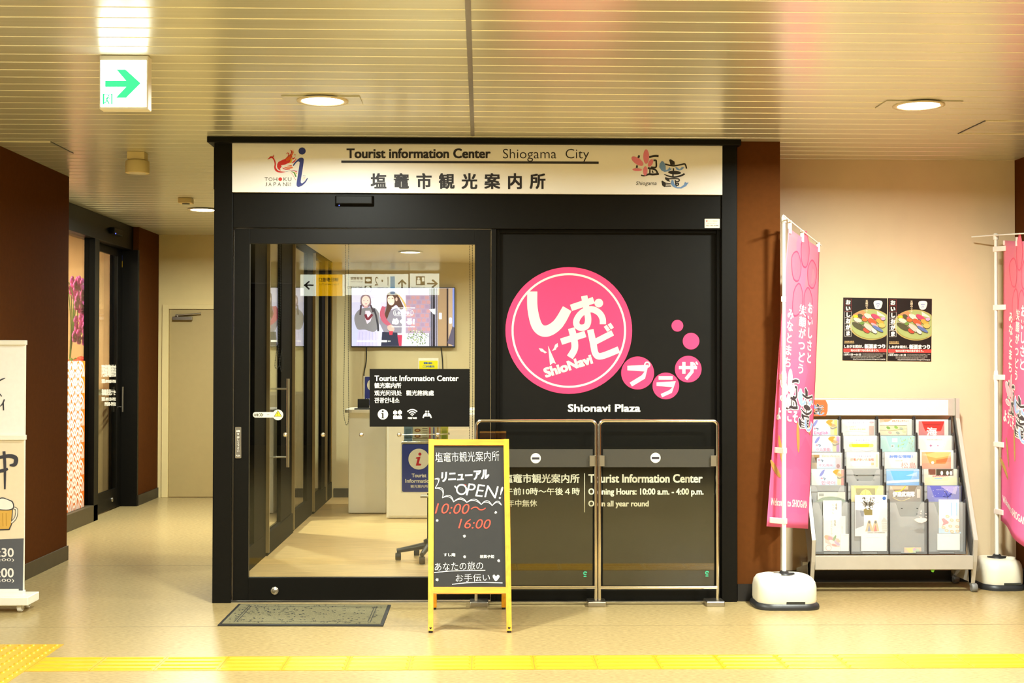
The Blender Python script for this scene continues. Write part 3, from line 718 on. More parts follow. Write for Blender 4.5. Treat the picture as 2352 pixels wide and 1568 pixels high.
for xx in (-4.0, d1.x, d2.x):
    for yy in (4.3, 1.6): downlight(xx, yy, HC, 'lit round downlight in the concourse ceiling nearer than the exit sign', LAMP_W*(1.5 if xx > 1 else .9))
CE = Plane((0, 0, HC), (0, 0, -1))
# exit sign
c = CE.pt(287, 126); EY = c.y; EP = YP(EY)
t = thing('exit_sign', 'lit white emergency exit box with a green arrow hanging from the ceiling', 'exit sign', (c.x, EY, EP.pt(287, 251).z))
ex0, ex1, ez0 = EP.pt(228, 200).x, EP.pt(340, 200).x, EP.pt(287, 251).z
MB().box(ex0, ex1, EY, EY+.065, ez0, HC-.002, 'white_plastic').build('housing', t, .004)
m = MB(); m.rect(EP, 231, 139, 336, 245, glow('#f6fff8', 7), .0015, .002); m.build('light_panel', t, label='glowing white face')
m = MB(); Z = Sub(EP, 0, 0, 1/2.613); GR = glow('#35d08c', 1.1)
m.poly(Z, [(632, 485), (757, 485), (700, 418), (755, 418), (845, 500), (757, 588), (695, 588), (757, 522), (632, 522)], GR, .0022)
m.poly(Z, [(617, 563), (677, 563), (677, 626), (617, 626)], GR, .0022)
WG = glow('#f6fff8', 7); m.poly(Z, [(628, 568), (668, 568), (668, 626), (628, 626)], WG, .0028)
m.disc(Z, 653, 576, 5, GR, .0034, 12); m.stroke(Z, [(650, 583), (643, 600), (650, 612), (656, 624)], 8, GR, .0034); m.stroke(Z, [(643, 602), (636, 612), (628, 618)], 6, GR, .0034); m.stroke(Z, [(637, 592), (650, 586), (662, 594)], 5, GR, .0034)
m.build('pictogram', t, label='green arrow and running figure')
# round fixture and detector
c = CE.pt(316, 350)
t = thing('ceiling_fixture', 'cream drum shaped fixture hanging below the ceiling by the brown wall', 'ceiling fixture', (c.x, c.y, HC))
MB().box(c.x-.055, c.x+.055, c.y-.05, c.y+.05, HC-.05, HC-.0005, 'cream_wall').build('bracket', t, .003)
MB().lathe([(.076, -.135), (.076, -.062), (.07, -.055), (.05, -.05)], (c.x, c.y, HC), 'cream_wall', 32).build('drum', t)
MB().lathe([(.0, -.139), (.05, -.139), (.056, -.134)], (c.x, c.y, HC), 'lamp_ring', 24).build('lens', t)
c = CE.pt(427, 455)
t = thing('smoke_detector', 'small square cream detector on the corridor ceiling', 'detector', (c.x, c.y, HC))
MB().box(c.x-.055, c.x+.055, c.y-.055, c.y+.055, HC-.045, HC-.0005, 'cream_wall').build('housing', t, .006)
MB().lathe([(.03, -.05), (.034, -.044)], (c.x, c.y, HC), 'dark_plastic', 20).build('sensor_opening', t)
# access hatches
a, b = CE.pt(2262, 277), CE.pt(2195, 306)
m = MB()
m.box(a.x-.004, a.x+.004, a.y-.0, b.y+.0, HC-.004, HC-.0005, 'rack_dark'); m.box(a.x+.006, a.x+.45, a.y-.004, a.y+.004, HC-.004, HC-.0005, 'ceiling_joint'); m.box(a.x+.006, a.x+.45, b.y-.004, b.y+.004, HC-.004, HC-.0005, 'ceiling_joint'); m.box(a.x+.45, a.x+.458, a.y, b.y, HC-.004, HC-.0005, 'ceiling_joint')
struct(m.build('trim_3'), 'outline of an access hatch in the ceiling at the right', 'access hatch')
a, b = CE.pt(117, 325), CE.pt(165, 350)
m = MB(); m.box(a.x-.004, a.x+.004, a.y, a.y+.45, HC-.004, HC-.0005, 'rack_dark'); m.box(a.x-.45, a.x-.004, a.y-.004, a.y+.004, HC-.004, HC-.0005, 'ceiling_joint')
struct(m.build('trim_4'), 'outline of an access hatch in the ceiling near the brown wall', 'access hatch')

# ------------------------------------------------------------------ inside of the information centre
ZI = 2.52
m = MB().box(XL, 1.55, 8.24, YB, .0, .004, 'wood_floor'); struct(m.build('floor_inside'), 'pale wooden floor inside the information centre', 'floor')
m = MB().box(XL+.03, 1.55, 8.26, YB-.01, ZI, ZI+.05, 'white_wall'); struct(m.build('ceiling_inside'), 'white ceiling inside the information centre', 'ceiling')
m = MB().box(XL+.03, 1.55, YB-.05, YB-.001, .004, ZI, 'white_wall'); struct(m.build('wall_inside'), 'off white back wall behind the television', 'wall')
m = MB().box(1.5, 1.555, 8.26, YB-.05, .004, ZI, 'white_wall'); struct(m.build('wall_inside_right'), 'off white right wall inside the information centre', 'wall')
m = MB().box(xm+.04, 1.5, 8.21, 8.26, .004, ZI+.2, 'white_wall'); struct(m.build('wall_partition'), 'white lining behind the black shopfront pane', 'wall')
m = MB().box(XL+.05, 1.5, YB-.06, YB-.05, .004, .1, 'rack_dark'); struct(m.build('baseboard_inside'), 'dark skirting along the back wall of the information centre', 'baseboard')
# glazed left side: four bays
def yat(px, X=XL): return (X - 0)*F_/((px - VPX) + 0.0)
sw = thing('window_2', 'glazed black framed side partition of the information centre', 'glass partition', (XL, 8.3, 0), kind='structure')
for (ya, yb) in ((8.27, 8.36), (9.5, 10.04), (10.76, 11.4), (12.36, 12.78), (13.5, 13.8), (14.2, YB-.06)):
    MB().box(XL-.02, XL+.02, ya, yb, .17, ZI-.06, 'black_rail').build('stile', sw, .002)
    if 9 < ya < 14: MB().box(XL+.02, XL+.045, yb-.02, yb, .03, ZI-.03, 'edge_bronze').build('edge_strip', sw)
for (ya, yb) in ((8.36, 9.5), (10.04, 10.76), (11.4, 12.36), (12.78, 13.5), (13.8, 14.2)): MB().box(XL-.004, XL+.004, ya, yb, .17, ZI-.06, 'side_glass').build('pane', sw)
for (ya, yb, dx_) in ((8.27, 10.04, 0), (10.04, 11.4, .012), (11.4, 12.78, 0), (12.78, YB-.06, .012)):
    MB().box(XL-.02+dx_, XL+.02+dx_, ya, yb, .004, .17, 'black_rail').build('bottom_rail', sw, .002); MB().box(XL-.02, XL+.02, ya, yb, ZI-.06, ZI, 'black_rail').build('top_rail', sw)
MB().box(XL-.03, XL+.03, 8.27, YB-.05, ZI, HC-.003, 'black_rail').build('header', sw)
for yy in (10.62, 10.3):
    X = XL+.035+.06 if yy > 10.5 else XL-.06
    m = MB(); m.tube([(X, yy, .62), (X, yy, 1.32)], .012, 'steel', 12); m.tube([(X, yy, .7), (XL, yy, .7)], .007, 'steel', 8); m.tube([(X, yy, 1.24), (XL, yy, 1.24)], .007, 'steel', 8); m.build('pull_handle', sw)
# lights inside
for i, (xx, yy) in enumerate(((-.68, 12.9), (.6, 12.9), (-.68, 9.9), (.6, 9.9))):
    downlight(xx, yy, ZI, ('lit round downlight in the white ceiling inside the information centre' if i == 0 else 'lit round downlight inside, hidden above the door frame'), 24, r=.09, frame=False, group='downlights inside')
# television
TV = YP(14.28); a, b = TV.pt(806.5, 797.5), TV.pt(1045.5, 659.5)
tv = thing('television', 'wall mounted television showing two women walking, inside the glass front', 'television', ((a.x+b.x)/2, 14.3, a.z))
MB().box(a.x, b.x, 14.285, 14.33, a.z, b.z, 'dark_plastic').build('body', tv, .004)
MB().box(a.x+.2, b.x-.2, 14.33, YB-.051, a.z+.15, b.z-.15, 'dark_plastic').build('wall_bracket', tv)
E = lambda c: glow(c, 1.0)
TZ = Sub(YP(14.283), 680, 610, 1/6.19); m = MB(); o = .001
m.rect(TZ, 792, 318, 2250, 1142, E('#cfcdf2'), o)
scr = m.build('screen', tv, label='bright screen picture')
m = MB(); o = .002
m.rect(TZ, 792, 318, 1560, 520, E('#dcd9f7'), o); m.rect(TZ, 1070, 470, 1200, 720, E('#eef0ff'), o); m.rect(TZ, 792, 700, 900, 1140, E('#c3c6ec'), o)
m.rect(TZ, 1560, 420, 1900, 960, E('#a58fae'), o)
for r in range(8):
    for c in range(5): m.rect(TZ, 1572+c*66+(r % 2)*20, 430+r*64, 1624+c*66+(r % 2)*20, 478+r*64, E('#b98a96' if (r+c) % 3 else '#9f86a8'), o+.001)
m.rect(TZ, 1895, 322, 2015, 1142, E('#2a2430'), o)
for xx in (1905, 1930, 1975, 2000): m.rect(TZ, xx, 322, xx+9, 1142, E('#b9b6d8'), o+.001)
m.poly(TZ, [(1890, 620), (1985, 610), (1985, 690), (1960, 692)], E('#f4f4ff'), o+.002)
m.rect(TZ, 2015, 322, 2140, 1142, E('#a08468'), o); m.rect(TZ, 2140, 322, 2165, 1142, E('#3a2c2c'), o); m.rect(TZ, 2165, 322, 2225, 1142, E('#b39a86'), o); m.rect(TZ, 2225, 322, 2250, 1142, E('#7d8fe0'), o)
m.poly(TZ, rrect(2030, 670, 2072, 760, 8), E('#f0f0ff'), o+.001); m.poly(TZ, rrect(2175, 735, 2215, 825, 18), E('#f0f0ff'), o+.001); m.poly(TZ, [(2225, 860), (2250, 880), (2250, 1140), (2150, 1100)], E('#565068'), o+.001)
for i in range(150):
    a_, r_ = random.uniform(0, 2*PI), random.uniform(0, 1)**.6; x_, y_ = 1730+150*r_*math.cos(a_), 1020+115*r_*math.sin(a_)
    m.poly(TZ, ell(x_, y_, 12, 5, random.uniform(0, 180), 6), E(random.choice(('#5c7040', '#8aa05a', '#c9d0c0', '#49583a', '#9aa86a'))), o+.002)
# first figure
m.poly(TZ, catmull([(918, 470), (940, 425), (990, 408), (1045, 430), (1066, 490), (1062, 560), (1000, 600), (925, 560)], 4, True), E('#8c7480'), o+.002)
m.poly(TZ, ell(992, 500, 58, 72), E('#f2d6d2'), o+.003); m.stroke(TZ, [(960, 497), (972, 494)], 7, E('#6a5060'), o+.004); m.stroke(TZ, [(1012, 493), (1026, 496)], 7, E('#6a5060'), o+.004); m.stroke(TZ, [(980, 540), (995, 545), (1010, 538)], 7, E('#b86a78'), o+.004)
m.rect(TZ, 965, 555, 1020, 640, E('#d2a8ae'), o+.002)
m.poly(TZ, catmull([(945, 605), (1100, 595), (1160, 640), (1190, 720), (1180, 850), (1110, 940), (980, 910), (880, 905), (840, 820), (830, 730), (870, 650)], 4, True), E('#86838c'), o+.0025)
m.poly(TZ, [(985, 640), (1045, 640), (1085, 700), (1060, 790), (1010, 830), (985, 760)], E('#e4d3ea'), o+.0035); m.stroke(TZ, [(985, 690), (1020, 760), (1085, 690)], 34, E('#7a3040'), o+.0045)
m.stroke(TZ, [(925, 560), (918, 640), (912, 700)], 24, E('#4a3a44'), o+.0045); m.stroke(TZ, [(1060, 560), (1085, 620), (1095, 660)], 24, E('#4a3a44'), o+.0045); m.stroke(TZ, [(1105, 610), (1140, 720), (1165, 860), (1168, 930)], 26, E('#3c3a44'), o+.0045)
m.poly(TZ, [(890, 910), (1110, 935), (1170, 945), (1175, 1140), (850, 1140)], E('#c6c0ec'), o+.002)
for k in range(6): m.stroke(TZ, [(905+46*k, 940), (890+50*k, 1138)], 5, E('#aaa6d8'), o+.003)
# second figure
m.poly(TZ, catmull([(1290, 420), (1330, 375), (1400, 372), (1450, 420), (1500, 520), (1530, 600), (1480, 620), (1420, 560), (1340, 640), (1290, 760), (1245, 740), (1285, 600)], 4, True), E('#5c4038'), o+.003)
m.stroke(TZ, [(1440, 400), (1500, 470), (1550, 560), (1570, 640)], [10, 22, 26, 8], E('#e8b070'), o+.0035)
m.poly(TZ, ell(1350, 490, 50, 75, -8), E('#f4d4ca'), o+.004); m.poly(TZ, ell(1428, 478, 16, 28), E('#e0b8b0'), o+.004); m.stroke(TZ, [(1318, 530), (1345, 545), (1372, 528)], 12, E('#f2e0e0'), o+.005); m.stroke(TZ, [(1312, 470), (1330, 466)], 8, E('#5a4040'), o+.005); m.stroke(TZ, [(1362, 462), (1384, 464)], 8, E('#5a4040'), o+.005)
m.stroke(TZ, [(1300, 425), (1350, 410), (1410, 425)], 30, E('#5c4038'), o+.005)
m.poly(TZ, [(1240, 590), (1290, 575), (1330, 640), (1430, 600), (1490, 660), (1510, 800), (1500, 960), (1400, 960), (1250, 950), (1190, 820), (1200, 700)], E('#8a8498'), o+.0025)
m.stroke(TZ, [(1250, 580), (1225, 680), (1260, 780), (1340, 850)], [50, 70, 70, 40], E('#b85a74'), o+.0045); m.poly(TZ, catmull([(1300, 860), (1360, 840), (1400, 900), (1370, 940), (1310, 910)], 4, True), E('#dcaea8'), o+.0055); m.poly(TZ, [(1320, 930), (1380, 930), (1370, 985), (1330, 985)], E('#c03a50'), o+.0055)
m.poly(TZ, [(1225, 940), (1440, 950), (1465, 1140), (1210, 1140)], E('#2f3148'), o+.004); m.poly(TZ, [(1440, 985), (1510, 985), (1500, 1140), (1465, 1140)], E('#b63a58'), o+.004)
m.build('picture_figures', scr)
m = MB(); o = .0085; WE = E('#ffffff')
m.txt(TZ, 'SHIOGAMA CITY LIVING MOVIE!', 1360, 592, 1690, 608, WE, o, .03); m.txt(TZ, 'SHIOGAMA CITY LIVING MOVIE!', 1360, 860, 1690, 876, WE, o, .03)
m.stroke(TZ, rrect(1385, 628, 1668, 712, 40), 6, WE, o, False, True); m.txt(TZ, 'しおこがまこ', 1405, 645, 1650, 698, WE, o, .04); m.txt(TZ, 'めぐる!', 1362, 742, 1692, 842, WE, o, .06, shear=.08)
m.txt(TZ, '塩竈市 塩竈市観光物産協会', 868, 1062, 1140, 1084, WE, o, .02); m.rect(TZ, 1158, 1058, 1295, 1086, WE, o); m.txt(TZ, '検索', 1305, 1062, 1345, 1084, WE, o)
m.build('screen_lettering', scr, label='white lettering on the screen')
for n_, (px, pts) in enumerate(((842, [(842, 797), (841, 830), (836, 860), (837, 900)]), (1014, [(1013, 797), (1016, 825), (1017, 850)]))):
    m = MB(); m.tube([YP(14.3).pt(x, y) for x, y in catmull(pts, 5)], .006, 'rubber', 6); tag(m.build('television_cable'), ('black cable dangling from the left end of the television' if n_ == 0 else 'black cable dangling from the right end of the television'), 'cable', 'cables under the television')
# counters
def px_x(px, y): return YP(y).pt(px, 900).x
t = thing('reception_counter', 'white counter with rounded overhanging top inside, behind the black door sign', 'counter', (px_x(850, 12.8), 13.1, 0), )
cx0, cx1 = px_x(801, 12.8), px_x(887, 12.8)
MB().box(cx0, cx1+.0, 12.8, 13.35, .012, .97, 'counter_white').build('cabinet', t, .004)
MB().box(cx0+.03, cx1-.03, 12.85, 13.3, .004, .012, 'rack_dark').build('feet', t)
pts = [(cx0-.06+.12, 12.72)] + [(cx0+.06+.12*math.cos(a), 12.84+.12*math.sin(a)) for a in [math.radians(-90-15*i) for i in range(13)]]
pts = rrect(px_x(790, 12.7), 12.7, cx1+.9, 13.38, .1, 6)
MB().prism(pts, 'z', .97, 1.0, 'counter_white', False).build('countertop', t, .004)
t = thing('storage_cabinet', 'white cabinet to the right of the counter, behind the blue information stand', 'cabinet', (px_x(980, 12.4), 12.6, 0))
bx0, bx1 = px_x(888.5, 12.4), px_x(1110, 12.4)
MB().box(bx0, bx1, 12.4, 12.78, .012, .968, 'counter_white').build('cabinet', t, .003)
MB().box(bx0+.02, bx1-.02, 12.43, 12.75, .004, .012, 'rack_dark').build('feet', t)
m = MB(); m.box(px_x(893, 12.39), px_x(985, 12.39), 12.392, 12.4, .03, .955, 'counter_white'); m.box(px_x(986, 12.39), px_x(1108, 12.39), 12.392, 12.4, .03, .955, 'counter_white'); m.build('door', t, .002)
LP = YP(12.85)
t = thing('laptop', 'small dark laptop computer on the white counter inside', 'laptop', (LP.pt(838, 938).x, 12.85, 1.0))
q0, q1 = LP.pt(821, 937), LP.pt(848, 916); MB().box(q0.x, q1.x, 12.86, 12.872, 1.012, q1.z, 'dark_plastic').build('lid', t, .003); MB().box(q0.x-.02, q1.x+.03, 12.74, 12.86, 1.0, 1.012, 'dark_plastic').build('base', t, .003)
IP = YP(12.95)
t = thing('desk_sign', 'blue information sign in a clear holder on the counter, half hidden by the door sign', 'sign', (IP.pt(856, 935).x, 12.95, 1.0))
m = MB(); m.rect(IP, 835, 863, 878, 935.5, 'counter_white', 0, .012); m.build('holder', t)
m = MB(); m.poly(IP, rrect(838, 865, 876, 931, 2), ink('#2f3a94'), .001); m.disc(IP, 857, 884, 14, ink('#f6f2e6'), .0016); m.txt(IP, 'i', 855, 875, 859, 893, ink('#cf2a3a'), .002, .04); m.txt(IP, 'Information', 842, 914, 872, 919, ink('#f6f2e6'), .0016, .02); m.build('panel', t)
NP = YP(13.1)
t = thing('notice_stand', 'yellow and white notice standing on the counter above the door sign', 'notice', (NP.pt(984, 855).x, 13.1, 1.0))
m = MB(); a_ = NP.pt(961, 848); b_ = NP.pt(1007, 822); m.box(a_.x, b_.x, 13.1, 13.112, 1.0, b_.z, 'counter_white'); m.build('card', t)
m = MB(); m.rect(NP, 963, 828, 1005.5, 875, ink('#f3e614'), .001); m.txt(NP, '塩竈の旅は', 973, 831, 993, 836, ink('#1d5fae'), .0016, .03); m.txt(NP, 'ここから始まる', 971, 838.5, 998, 844, ink('#1d5fae'), .0016, .03); m.build('print', t)
# information stand
YS = 9.75; SP = YP(YS); c = SP.pt(984, 1290)
t = thing('information_stand', 'rolling floor stand with a blue i Tourist Information panel and magazine holder inside the door', 'stand', (c.x, YS+.05, 0))
cx, cy = c.x, YS+.08
m = MB()
for k in range(5):
    a = math.radians(188+72*k); m.tube([(cx, cy, .115), (cx+.235*math.cos(a), cy+.235*math.sin(a), .075)], .02, 'dark_plastic', 8, rs=[.026, .017])
m.lathe([(.035, .09), (.04, .15), (.02, .16)], (cx, cy, 0), 'dark_plastic', 16); m.build('star_base', t)
for k in range(5):
    a = math.radians(188+72*k); x_, y_ = cx+.225*math.cos(a), cy+.225*math.sin(a)
    m = MB(); m.lathe([(.026, -.02), (.028, -.014), (.028, .014), (.026, .02)], (x_, y_, .034), 'rubber', 16, 'x'); m.tube([(x_, y_, .034), (x_, y_, .08)], .007, 'dark_plastic', 6); m.build('caster', t)
zt_ = SP.pt(980, 1005).z
MB().tube([(cx, cy, .1), (cx, cy, zt_)], .014, 'dark_plastic', 12).build('pole', t)
q0, q1 = SP.pt(916, 1140), SP.pt(1000, 1150); m = MB().box(cx-.06, cx+.06, YS, YS+.12, q0.z-.01, q0.z+.005, 'steel'); m.build('bracket', t, .002)
m = MB(); m.poly(SP, rrect(921, 1016, 1003, 1132, 3), 'counter_white', .0, .012); m.build('panel', t)
m = MB(); m.poly(SP, rrect(923.5, 1019, 1000.5, 1129.5, 4), ink('#2e3f9c'), .001); m.disc(SP, 962, 1054, 24, ink('#f8f4e8'), .0016)
m.disc(SP, 964.5, 1042.5, 3.6, ink('#d01f36'), .0022); m.poly(SP, [(956, 1050), (966, 1048), (962, 1064), (968, 1065), (966, 1069), (955, 1069), (959, 1053), (955, 1053)], ink('#d01f36'), .0022)
m.txt(SP, 'Tourist', 945.5, 1087, 979.5, 1096, ink('#f8f4e8'), .0016, .03); m.txt(SP, 'Information', 931, 1099.5, 993, 1108.5, ink('#f8f4e8'), .0016, .03); m.txt(SP, '観光案内所', 943, 1113, 983, 1120, ink('#f8f4e8'), .0016, .01); m.build('print', t, label='blue information print')
m = MB(); zz = SP.pt(980, 1016).z
for (xa_, xb_, za, zb_) in ((925, 1032, 1014, 1014), (925, 1032, 998, 996)):
    p, q = SP.pt(xa_, za), SP.pt(xb_, zb_); m.tube([(p.x, YS-.02, p.z), (q.x, YS-.02, q.z)], .004, 'chrome', 8); m.tube([(p.x, YS-.02, p.z), (p.x, YS+.1, p.z), (q.x, YS+.1, q.z), (q.x, YS-.02, q.z)], .004, 'chrome', 8)
m.box(SP.pt(925, 1).x, SP.pt(1032, 1).x, YS-.02, YS+.1, SP.pt(1, 1015).z-.004, SP.pt(1, 1015).z, 'steel'); m.build('wire_basket', t)
mg = [(926, 948, 968, '#7d95a8', 'blue grey magazine leaning at the left in the wire holder'), (946, 985, 962, '#d9cfae', 'newsprint magazine with food pictures in the wire holder'), (983, 1012, 964, '#c8bfa6', 'newsprint magazine with red headlines in the wire holder'), (1010, 1030, 966, '#c9c552', 'lime green magazine at the right in the wire holder')]
for i, (a_, b_, ty, cc, lb) in enumerate(mg):
    P = YP(YS+.012+.014*i); t2 = thing('magazine', lb, 'magazine', P.pt((a_+b_)/2, 1013), 'magazines in the wire holder')
    MB().poly(P, [(a_+(2 if i == 0 else 0), ty), (b_, ty+(3 if i == 0 else 0)), (b_-1, 1014), (a_+2, 1014)], ink(cc), 0, .009).build('pages', t2)
    m = MB()
    if i == 1:
        for yy in (985, 998): m.poly(P, ell(959, yy+3, 7, 4), ink('#8a4a26'), .0008); m.poly(P, ell(959, yy+3, 4, 2), ink('#d8b070'), .0012)
        for k in range(5): m.rect(P, 970, 983+k*5, 982, 984.5+k*5, ink('#7d7462'), .0008)
    elif i == 2:
        for k in range(3): m.rect(P, 986+k*9, 981, 989+k*9, 1010, ink(('#c83a2c', '#41549c', '#b8862a')[k]), .0008)
    else:
        m.rect(P, a_+5, 984, b_-4, 1008, ink('#5f7888' if i == 0 else '#8f9a2c'), .0008)
    m.build('cover_print', t2)
# blind cords
def cord(pts, y, label):
    P = catmull([tuple(YP(y).pt(a, b)) for a, b in pts], 8); m = MB(); m.tube(P, .0012, 'rubber', 5); acc = 0
    for i in range(len(P)-1):
        a, b = Vector(P[i]), Vector(P[i+1]); L = (b-a).length; k = -acc
        while k < L:
            if k >= 0: m.ball(a + (b-a)*(k/L), .0036, 'rubber', 4)
            k += .016
        acc = (acc + L) % .016
    return tag(m.build('blind_cord'), label, 'blind cord', 'beaded blind cords inside the glass')
cord([(641, 440), (641, 560), (640, 700), (638, 780), (632, 830), (633, 845), (641, 840), (648, 800), (650, 845), (645, 850), (640, 800), (644, 700), (644, 560), (644, 440)], 8.5, 'tangled black beaded cord bunched near the left of the glass door')
cord([(794, 468), (794, 560), (791, 800), (789, 930), (793, 970), (799, 972), (801, 940), (800, 800), (801, 560), (801, 468)], 9.2, 'long looped beaded cord hanging before the counter')
cord([(1079, 440), (1079, 560), (1080, 760), (1078, 1000), (1081, 1040), (1085, 1000), (1086, 760), (1085, 560), (1085, 440)], 8.5, 'beaded cord loop along the right edge of the glass door')
# lockers in the corridor seen through the side glass
t = thing('coin_locker', 'dark grey coin locker bank seen dimly through the side glass', 'locker', (-1.95, 12.6, 0))
MB().box(-2.3, -1.72, 12.2, 13.6, .0, 1.15, 'locker_grey').build('body', t, .004)
for i in range(4):
    for j in range(3):
        f = MB().box(-1.72, -1.708, 12.22+.345*i, 12.54+.345*i, .06+.36*j, .39+.36*j, 'locker_grey').build('door', t, .003)
        MB().box(-1.708, -1.69, 12.3+.345*i, 12.33+.345*i, .28+.36*j, .33+.36*j, 'chrome').build('key', f)

# ------------------------------------------------------------------ corridor door and shop on the left
DP = YP(YB); a, b = DP.pt(376, 1137), DP.pt(520, 706)
dz = b.z; t = thing('door_2', 'cream steel door at the end of the corridor', 'door', (a.x, YB, 0), kind='structure')
MB().box(a.x-.02, a.x+.05, YB-.035, YB, 0, dz+.03, 'cream_wall').box(a.x+.05, b.x+.25, YB-.035, YB, dz-.02, dz+.03, 'cream_wall').build('door_frame', t, .004)
MB().box(a.x+.055, b.x+.25, YB-.018, YB, .006, dz-.025, 'door_cream').build('door_leaf', t, .003)
KP = YP(YB-.06); p, q = KP.pt(396, 735), KP.pt(441, 727)
f = MB().box(p.x, q.x, YB-.07, YB-.018, p.z, q.z, 'steel').build('door_closer', t, .004)
p2 = KP.pt(405, 722); r2 = KP.pt(461, 721)
MB().tube([(p.x+.03, YB-.06, q.z+.015), (r2.x, YB-.05, r2.z+.006)], .008, 'steel', 8).tube([(p.x+.05, YB-.05, q.z), (p.x+.05, YB-.05, q.z+.02)], .014, 'steel', 10).build('arm', f)
# shop front
XS = -3.51; XD = -3.61
sf = thing('window_3', 'black framed shop window with an orange wave pattern film, facing the corridor', 'shop window', (XS, 11, 0), kind='structure')
MB().box(XS-.16, XS, 9.88, 13.56, 2.575, HC-.002, 'black_metal').build('header', sf, .003)
MB().box(XS-.1, XS, 9.88, 12.36, 0, .147, 'plinth_bronze').build('plinth', sf, .003)
MB().box(XS-.1, XS, 12.23, 12.37, .0, 2.575, 'black_metal').build('mullion', sf, .003)
MB().box(XS-.06, XS-.052, 9.88, 12.23, .147, 2.575, 'shop_glass').build('pane', sf)
zo = 1.459
m = MB(); m.box(XS-.051, XS-.049, 9.9, 12.1, .15, zo, 'counter_white'); OR = ink('#ea7416'); CRM = ink('#fbf3e6')
class Side:
    def pt(s, u, v, off=0): return Vector((XS-.048+off, u, v))
SD = Side()
rows = 9; step = .146; r0 = .1
y0_ = 10.85
m.poly(SD, [(9.9, .15), (12.1, .15), (12.1, zo), (9.9, zo)], OR, 0)
for j in range(rows*2, -1, -1):
    zz = .15 + j*step/2
    for i in range(-5, 11):
        yy = y0_ + i*.19 + (j % 2)*.095
        if yy < 10.6 or yy > 12.08: continue
        for (ra, rb) in ((.078, .093), (.048, .063), (.018, .033)):
            n = 14; vs = []
            for k in range(n+1):
                ang = PI*k/n; 
                for rr in (ra, rb):
                    vs.append(SD.pt(min(12.1, yy + rr*math.cos(ang)), min(zo, zz + rr*1.45*math.sin(ang)), .0006+.00003*(rows*2-j)))
            m.add(vs, [(2*k, 2*k+1, 2*k+3, 2*k+2) for k in range(n)], CRM)
m.build('pattern_film', sf, label='orange and white wave scale film')
sd = thing('door_3', 'sliding glass shop door with white lettering in a black frame', 'door', (XD, 12.9, 0), kind='structure')
m = MB(); m.box(XD-.03, XD, 12.4, 12.68, .01, 2.575, 'black_metal').box(XD-.03, XD, 13.36, 13.56, .01, 2.575, 'black_metal').box(XD-.03, XD, 12.68, 13.36, .01, .2, 'black_metal').box(XD-.03, XD, 12.68, 13.36, 2.5, 2.575, 'black_metal'); m.build('door_frame', sd, .003)
MB().box(XD-.02, XD-.012, 12.68, 13.36, .2, 2.5, 'shop_glass').build('pane', sd)
MB().box(-3.7, -3.45, 13.52, 13.57, 0, 2.575, 'black_metal').build('jamb', sd, .003)
MB().tube([(XD+.03, 13.45, .95), (XD+.03, 13.45, 1.2)], .01, 'steel', 10).tube([(XD+.03, 13.45, 1.0), (XD, 13.45, 1.0)], .006, 'steel', 8).build('pull_handle', sd)
MB().lathe([(.022, 0), (.022, .008), (0, .01)], (XD, 13.2, .1), 'steel', 16, 'x').build('lock', sd)
class DoorG:
    def pt(s, px, py, off=0):
        q = Plane((XD-.012, 0, 0), (1, 0, 0)).pt(px, py); q.x += off; return q
DG = DoorG(); m = MB(); WS = ink('#e9e2cf')
m.txt(DG, '阿部亀商店', 233, 836, 270, 866, WS, .001, .04); m.txt(DG, '営業 AM10:00~PM6:00', 233, 870, 270, 880, WS, .001, .04); m.txt(DG, '塩竈直売ナセイ', 233, 893, 270, 908, WS, .001, .03); m.txt(DG, '営業 AM11:30~PM2:30', 233, 911, 270, 921, WS, .001, .04); m.txt(DG, 'PM5:00~PM10:00', 240, 923, 270, 932, WS, .001, .04)
m.build('lettering', sd, label='white shop lettering')
m = MB(); m.rect(DG, 277, 599, 284, 614, ink('#e8b41c'), .014); m.rect(DG, 277, 586, 284, 598, ink('#1f2f6a'), .014); m.build('sticker', sd, label='blue and yellow sticker')
t = thing('door_sensor', 'small black door sensor with a blue light on the shop header', 'sensor', (XS, 12.8, 2.66))
MB().box(XS, XS+.05, 12.68, 12.98, 2.66, 2.72, 'black_metal').build('housing', t, .008); MB().ball((XS+.05, 12.72, 2.665), .005, glow('#4a5cff', 4), 8).build('indicator', t)
# inside of the shop
m = MB().box(-7, -6.9, 9.88, 13.6, 0, HC, 'shop_wall'); struct(m.build('wall_shop_back'), 'tan back wall inside the shop', 'wall')
m = MB().box(-6.9, -3.72, 13.47, 13.555, 0, HC, 'shop_wall'); struct(m.build('wall_shop_side'), 'tan side wall inside the shop', 'wall')
GX = Plane((-3.95, 0, 0), (1, 0, 0))
t = thing('track_light', 'grey spotlight on a ceiling track inside the shop window', 'spotlight', (-4.05, 13.0, 2.6))
MB().box(-4.08, -4.02, 11.3, 13.4, 2.70, 2.74, 'grey_plastic').build('track', t, .004); MB().lathe([(.05, -.1), (.05, .08), (.03, .1)], (-4.05, 13.0, 2.46), 'grey_plastic', 20).tube([(-4.05, 13.0, 2.55), (-4.05, 13.0, 2.71)], .012, 'grey_plastic', 8).build('lamp_head', t)
L = bpy.data.lights.new('shop_light', 'AREA'); L.size = 1.0; L.energy = 110; L.color = (1, .78, .52); lo = bpy.data.objects.new('shop_light', L); COL.objects.link(lo); lo.location = (-4.7, 12.2, HC-.05)
